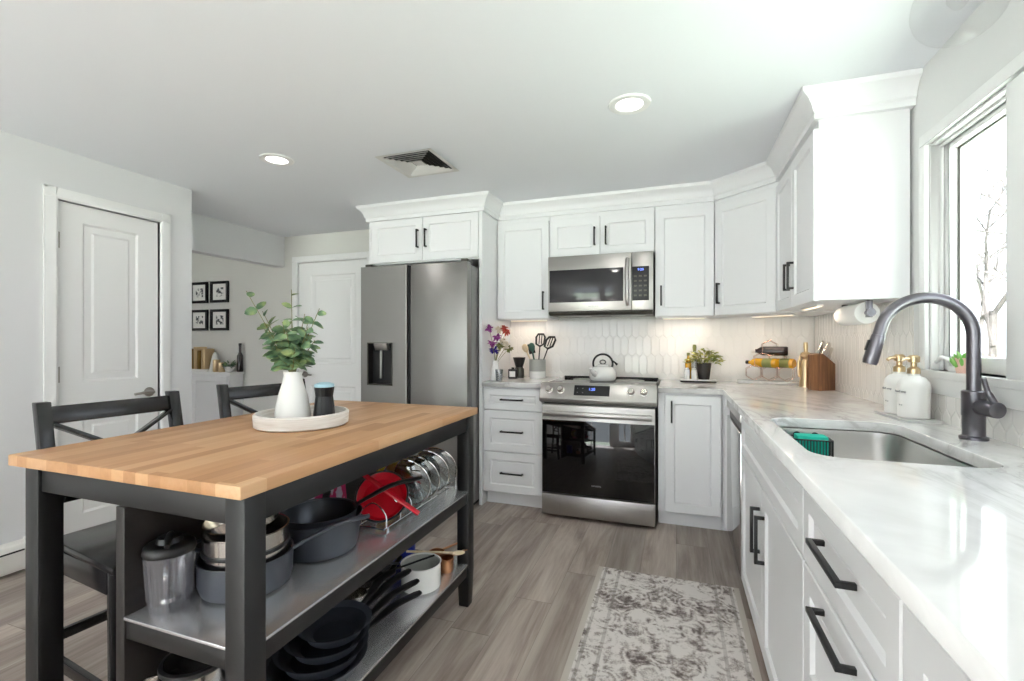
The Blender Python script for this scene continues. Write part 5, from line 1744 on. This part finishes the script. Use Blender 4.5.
# ================================================================ lower island shelf
Z2 = SH2 + 0.0005
def lower_shelf():
    c = Vector((-1.04, 1.15))
    specs = [(0.148, 0.048, R(68), 0.215, 'lowest and widest dark frying pan of the stack on the lower shelf', c, 0.0),
             (0.136, 0.046, R(73), 0.225, 'dark frying pan, second from the bottom of the lower-shelf stack', c + Vector((0.008, 0.014)), 0.03),
             (0.124, 0.044, R(80), 0.22, 'dark frying pan, third from the bottom of the lower-shelf stack', c + Vector((0.016, 0.028)), 0.06),
             (0.11, 0.042, R(84), 0.14, 'small dark frying pan on top of the lower-shelf stack', c + Vector((0.03, 0.045)), 0.09)]
    for r_, h, a, L, lab, p, dz in specs:
        t = thing('frying_pan', lab, 'frying pan', (p.x, p.y, Z2 + dz), 0, 'frying pans on the lower shelf')
        MB().lathe(pan_shape(r_, h, 0.003, 0.025), (0, 0, 0), 48).build('pan_body', M['pan'], t)
        rb = r_ - 0.025
        MB().lathe([(0, 0.0065), (rb - 0.021, 0.0065), (rb - 0.0045, 0.021), (r_ - 0.0045, h - 0.004), (r_ - 0.006, h - 0.004), (rb - 0.006, 0.022), (rb - 0.022, 0.0078), (0, 0.0078)], (0, 0, 0), 44).build('nonstick_lining', M['pan_in'], t)
        long_handle(t, a, r_, h - 0.012, L + 0.03, 0.05, M['black'], 0.034, droop=0.006)
    # white pot with a dark spatula
    t = thing('white_pot', 'small white pot at the end of the pan handles on the lower shelf', 'pot', (-0.99, 1.685, Z2), 0)
    MB().lathe([(0, 0), (0.072, 0), (0.08, 0.008), (0.081, 0.1), (0.083, 0.102), (0.078, 0.102), (0.076, 0.012), (0, 0.008)], (0, 0, 0), 40).build('pot_body', M['white_gloss'], t)
    MB().lathe([(0, 0.009), (0.0745, 0.013), (0.0765, 0.097), (0.0755, 0.097), (0.073, 0.0145), (0, 0.0105)], (0, 0, 0), 36).build('lining', M['grey'], t)
    s = thing('black_spatula', 'thin black spatula resting across the white pot', 'spatula', (-0.99, 1.685, Z2 + 0.112), R(55))
    m = MB(); m.bar((-0.16, 0, -0.012), (0.06, 0.0, 0.0), 0.009, 0.006); m.build('spatula_handle', M['plastic_black'], s, bevel=0.002)
    m = MB(); m.bar((-0.24, 0, -0.02), (-0.16, 0.0, -0.012), 0.04, 0.004); m.build('spatula_head', M['plastic_black'], s, bevel=0.001)
    # measuring cups
    for k, (x, y, r_, mt, lab) in enumerate(((-0.95, 1.835, 0.03, 'copper', 'copper measuring cup right behind the white pot'), (-1.02, 1.87, 0.035, 'copper', 'larger copper measuring cup behind the white pot'), (-1.14, 1.46, 0.04, 'poly_steel', 'steel measuring cup lying by the frying pan handles'))):
        t = thing('measuring_cup', lab, 'measuring cup', (x, y, Z2 + 0.0), 0, 'measuring cups on the lower shelf')
        MB().lathe([(0, 0), (r_ * 0.85, 0), (r_, 0.008), (r_ * 1.05, 0.06), (r_ * 1.0, 0.06), (r_ * 0.93, 0.01), (0, 0.004)], (0, 0, 0), 28).build('cup', M[mt], t)
        h = MB(); h.bar((r_ * 0.3, r_ * 0.98, 0.056), (r_ * 0.3 + 0.05, r_ + 0.07, 0.066), 0.014, 0.004); h.build('handle', M[mt], t, bevel=0.001)
    t = thing('wooden_spoon', 'pale wooden spoon leaning over the copper cups on the lower shelf', 'spoon', (-0.98, 1.82, Z2 + 0.075), R(35))
    m = MB(); m.tube([(-0.14, 0, 0.03), (0.06, 0, 0.0)], 0.005, 8); m.build('spoon_handle', M['lightwood'], t)
    m = MB(); m.ball((0.085, 0, -0.004), 0.022, 14, (1.4, 0.9, 0.3)); m.build('spoon_bowl', M['lightwood'], t)
    t = thing('blue_canister', 'blue canister at the far end of the lower shelf', 'canister', (-1.19, 1.87, Z2), 0)
    MB().lathe([(0, 0), (0.05, 0), (0.053, 0.004), (0.053, 0.15), (0, 0.15)], (0, 0, 0), 32).build('canister_body', M['blue'], t)
    MB().lathe([(0, 0.1502), (0.055, 0.1502), (0.055, 0.17), (0, 0.172)], (0, 0, 0), 32).build('lid', M['blue'], t)
    t = thing('can_opener', 'steel and black hand tool among the pan handles on the lower shelf', 'kitchen tool', (-1.16, 1.68, Z2 + 0.001), R(10))
    m = MB(); m.tube([(-0.01, -0.08, 0.012), (-0.02, 0.0, 0.05), (-0.012, 0.09, 0.07)], 0.01, 10); m.build('grip', M['plastic_black'], t)
    m = MB(); m.tube([(0.02, -0.08, 0.012), (0.025, 0.0, 0.04), (0.03, 0.09, 0.055)], 0.01, 10); m.build('grip', M['plastic_black'], t)
    m = MB(); m.box(-0.015, 0.03, -0.13, -0.07, 0.0, 0.024); m.build('jaw', M['poly_steel'], t, bevel=0.006)
    t = thing('dark_ladle', 'dark ladle lying behind the white pot on the lower shelf', 'ladle', (-1.09, 1.775, Z2), R(80))
    m = MB(); m.lathe([(0, 0), (0.025, 0.004), (0.04, 0.022), (0.044, 0.04), (0.041, 0.04), (0.037, 0.024), (0.022, 0.008), (0, 0.005)], (0, 0, 0), 26); m.build('ladle_bowl', M['pan'], t)
    m = MB(); m.tube([(-0.04, 0, 0.038), (-0.08, 0.0, 0.07), (-0.15, 0.02, 0.1)], 0.005, 8); m.build('handle', M['pan'], t)
    # steel pot with a glass lid at the near end
    t = thing('lidded_pot', 'polished steel pot with a dark glass lid at the near end of the lower shelf', 'pot', (-1.192, 0.882, Z2), 0)
    t.scale = (0.7, 0.7, 1.14)
    MB().lathe([(0, 0), (0.1, 0), (0.108, 0.006), (0.112, 0.02), (0.113, 0.145), (0.115, 0.147), (0.109, 0.147), (0.108, 0.02), (0, 0.008)], (0, 0, 0), 48).build('pan_body', M['poly_steel'], t)
    MB().lathe([(0.116, 0.1475), (0.118, 0.15), (0.116, 0.157), (0.104, 0.16), (0.102, 0.156), (0.102, 0.1475)], (0, 0, 0), 48).build('lid_rim', M['plastic_black'], t)
    MB().lathe([(0, 0.185), (0.05, 0.178), (0.103, 0.158), (0.103, 0.155), (0.05, 0.175), (0, 0.182)], (0, 0, 0), 40).build('glass_lid', M['oven_glass'], t)
    for a in (R(247), R(67)):
        h = MB()
        d = Vector((math.cos(a), math.sin(a), 0)); s_ = Vector((-d.y, d.x, 0))
        h.tube(smooth_path([d * 0.112 + s_ * 0.045 + Vector((0, 0, 0.13)), d * 0.15 + s_ * 0.04 + Vector((0, 0, 0.136)), d * 0.165 + Vector((0, 0, 0.138)), d * 0.15 - s_ * 0.04 + Vector((0, 0, 0.136)), d * 0.112 - s_ * 0.045 + Vector((0, 0, 0.13))], 6), 0.0065, 10)
        h.build('loop_handle', M['poly_steel'], t)
lower_shelf()

# ================================================================ sponge caddy in the sink
def caddy():
    t = thing('sponge_caddy', 'black wire caddy at the far end of the sink', 'caddy', (0.468, 1.985, CT0 - 0.085), 0)
    m = MB()
    w_, d, h = 0.062, 0.042, 0.06
    for z in (0.0, h):
        m.tube([(x, y, z) for x, y in rrect(-w_, w_, -d, d, 0.015, 4)], 0.003, 6, closed=True)
    pts = rrect(-w_, w_, -d, d, 0.015, 2)
    for i in range(13):
        x = -w_ + 2 * w_ * (i + 0.5) / 13
        for y in (-d, d):
            m.tube([(x, y, 0), (x, y, h)], 0.0018, 5)
    for i in range(5):
        y = -d + 2 * d * (i + 0.5) / 5
        for x in (-w_, w_):
            m.tube([(x, y, 0), (x, y, h)], 0.0018, 5)
        m.tube([(-w_, y, 0), (w_, y, 0)], 0.0018, 5)
    m.build('wire_basket', M['black'], t)
    m = MB()
    for x in (-0.03, 0.03):
        m.tube([(x, d, h), (x, d + 0.03, h - 0.004)], 0.0025, 6)
        m.lathe([(0, 0), (0.014, 0), (0.016, 0.004), (0, 0.006)], (x, d + 0.026, h - 0.004), 14, Matrix.Rotation(R(-90), 3, 'X'))
    m.build('suction_mount', M['plastic_black'], t)
    o = MB().prism(rrect(-0.05, 0.05, -0.03, 0.03, 0.008), 0.0, 0.068).build('sponge', M['teal'], None, bevel=0.004)
    o.location = (0.468, 1.985, CT0 - 0.081)
    tag(o, 'teal sponge standing in the black wire caddy', 'sponge')
caddy()

# ================================================================ dining corner seen past the pantry wall
def dining():
    bx0, bx1, by0 = -5.5, -4.38, 3.6
    t = thing('sideboard', 'white sideboard against the wall below the four small pictures', 'sideboard', (bx0, by0, 0), 0)
    W = bx1 - bx0
    MB().box(0, W - 0.03, 0.02, 0.18, 0.08, 0.855).build('sideboard_body', M['cabinet'], t, bevel=0.003)
    MB().box(-0.02, W, 0.0, 0.183, 0.8555, 0.88).build('top', M['trim'], t, bevel=0.004)
    for k in range(2):
        a = 0.02 + k * (W - 0.05) / 2
        o = shaker(a, a + (W - 0.07) / 2 - 0.01, 0.1, 0.84).build('door', M['cabinet'], t, smooth=20); o.location = (0, 0.02, 0)
    for x in (0.03, W - 0.09):
        for y in (0.05, 0.15):
            MB().cyl((x + 0.02, y, 0), (x + 0.02, y, 0.081), 0.02, 12, 0.025).build('foot', M['cabinet'], t)
    z = 0.8805
    t = thing('white_block_tray', 'white stand under the gold books on the sideboard', 'stand', (-4.93, 3.69, z), 0)
    MB().box(-0.26, 0.16, -0.06, 0.06, 0, 0.025).build('stand_body', M['white_matte'], t, bevel=0.003)
    for k in range(5):
        o = MB().box(-0.025, 0.025, -0.06, 0.06, 0, 0.2 + 0.02 * (k % 3)).build('gold_book', M['gold_brown' if k % 2 else 'gold'], None, bevel=0.003)
        o.location = (-5.04 + 0.056 * k, 3.69, z + 0.0255)
        o.rotation_euler = (0, 0, R(random.uniform(-4, 4)))
        tag(o, ('gold' if k % 2 == 0 else 'brownish gold') + ' book spine on the sideboard, ' + ['leftmost', 'second from left', 'in the middle', 'second from right', 'rightmost'][k] + ' of the row', 'book', 'gold books on the sideboard')
    for k, (x, h) in enumerate(((-4.635, 0.13), (-4.56, 0.1))):
        t = thing('gold_candle_holder', ('taller' if k == 0 else 'shorter') + ' gold candle holder beside the white cone on the sideboard', 'candle holder', (x, 3.65, z), 0, 'gold candle holders')
        MB().lathe([(0, 0), (0.03, 0), (0.035, 0.01), (0.035, h), (0.03, h), (0.028, 0.02), (0, 0.02)], (0, 0, 0), 20).build('cup', M['gold'], t)
        MB().lathe([(0, 0.0205), (0.026, 0.0205), (0.026, h - 0.02), (0, h - 0.016)], (0, 0, 0), 18).build('candle', M['cream'], t)
    o = MB().lathe([(0, 0), (0.065, 0), (0.06, 0.02), (0.02, 0.2), (0, 0.21)], (0, 0, 0), 24).build('white_cone', M['white_matte'])
    o.location = (-4.73, 3.71, z); tag(o, 'pale cone ornament behind the gold candle holders', 'ornament')
    t = thing('green_plant', 'low grey-green plant in a pale bowl at the right of the sideboard', 'plant', (-4.465, 3.66, z), 0)
    t.scale = (0.75, 0.75, 1)
    MB().lathe([(0, 0), (0.04, 0), (0.07, 0.06), (0.066, 0.06), (0.038, 0.006), (0, 0.006)], (0, 0, 0), 24).build('bowl', M['white_matte'], t)
    m = MB(); rnd = random.Random(9)
    for k in range(80):
        a = rnd.uniform(0, 2 * PI); d = Vector((math.cos(a), math.sin(a), rnd.uniform(0.0, 1.2))).normalized()
        leaf(m, Vector((0, 0, 0.05)) + d * rnd.uniform(0, 0.05), d, rnd.uniform(0.04, 0.07), 0.022, rnd.uniform(-1, 1))
    m.build('foliage', M['leaf'], t)
    t = thing('dark_bottle', 'tall dark slender bottle behind the plant on the sideboard', 'bottle', (-4.41, 3.745, z), 0)
    MB().lathe([(0, 0), (0.028, 0), (0.03, 0.01), (0.03, 0.17), (0.013, 0.21), (0.012, 0.28), (0, 0.28)], (0, 0, 0), 20).build('bottle_body', M['wine'], t)
    MB().lathe([(0, 0.2802), (0.015, 0.2802), (0.015, 0.305), (0, 0.307)], (0, 0, 0), 16).build('cap', M['plastic_black'], t)
    # four framed pictures
    fr = [(-5.055, 1.752, 'upper left'), (-4.745, 1.752, 'upper right'), (-5.055, 1.443, 'lower left'), (-4.745, 1.443, 'lower right')]
    for k, (x, zc, pos) in enumerate(fr):
        w_, h = 0.132, 0.117
        t = thing('picture_frame', 'small black picture frame with a white mat, ' + pos + ' of the four', 'picture', (x, YW - 0.002, zc), 0, 'framed pictures above the sideboard')
        m = MB(); b = 0.028
        m.box(-w_, w_, -0.022, 0, h - b, h).box(-w_, w_, -0.022, 0, -h, -h + b).box(-w_, -w_ + b, -0.022, 0, -h + b, h - b).box(w_ - b, w_, -0.022, 0, -h + b, h - b)
        m.build('frame', M['plastic_black'], t, bevel=0.002)
        MB().box(-w_ + b, w_ - b, -0.008, -0.002, -h + b, h - b).build('mat_board', M['paper'], t)
        MB().box(-0.055, 0.055, -0.0095, -0.0082, -0.05, 0.048).build('print', mk_print('picture_print_%d' % k, 1.7 * k + 0.6), t)
M['gold_brown'] = plain('brown_gold_cloth', '#8a6a2c', 0.45, metal=0.4)
dining()

# ================================================================ outside
def outside():
    o = MB().box(XW + 0.2, 40, -25, 40, -0.7, -0.6).build('lawn', M['lawn'], smooth=0)
    tag(o, 'green lawn outside the kitchen window', 'lawn'); o['kind'] = 'structure'
    o = MB().box(-25, XW + 0.2, -30, YR - 0.3, -0.7, -0.6).build('back_lawn', M['lawn'], smooth=0)
    tag(o, 'green lawn behind the house', 'lawn'); o['kind'] = 'structure'
    rnd = random.Random(21)
    def tree(x, y, h, lab, seed):
        rnd = random.Random(seed)
        t = thing('bare_tree', lab, 'tree', (x, y, -0.6), 0, 'bare trees outside the window')
        tm, bm_ = MB(), MB()
        def grow(p, d, L, r_, depth, mb):
            q = p + d * L
            mid = (p + q) / 2 + Vector((rnd.uniform(-1, 1), rnd.uniform(-1, 1), 0)) * L * 0.06
            mb.tube([p, mid, q], [r_, r_ * 0.85, r_ * 0.7], 5 if depth else 8)
            if depth >= 5: return
            for k in range(3 if depth > 0 else 4):
                ax = Vector((rnd.gauss(0, 1), rnd.gauss(0, 1), rnd.gauss(0, 0.5))).normalized()
                nd = (d * 0.75 + ax * 0.75 + Vector((0, 0, 0.08))).normalized()
                grow(p + d * L * rnd.uniform(0.55, 1.0), nd, L * rnd.uniform(0.55, 0.75), r_ * 0.55, depth + 1, bm_)
        grow(Vector((0, 0, 0)), Vector((0.03, 0.02, 1)), h, 0.07, 0, tm)
        tm.build('trunk', M['bark'], t)
        bm_.build('branches', M['bark'], t)
    tree(4.75, 9.6, 2.3, 'pale bare tree outside the kitchen window', 5)
    tree(8.3, 17.0, 3.4, 'second pale bare tree farther off outside the kitchen window', 8)
outside()
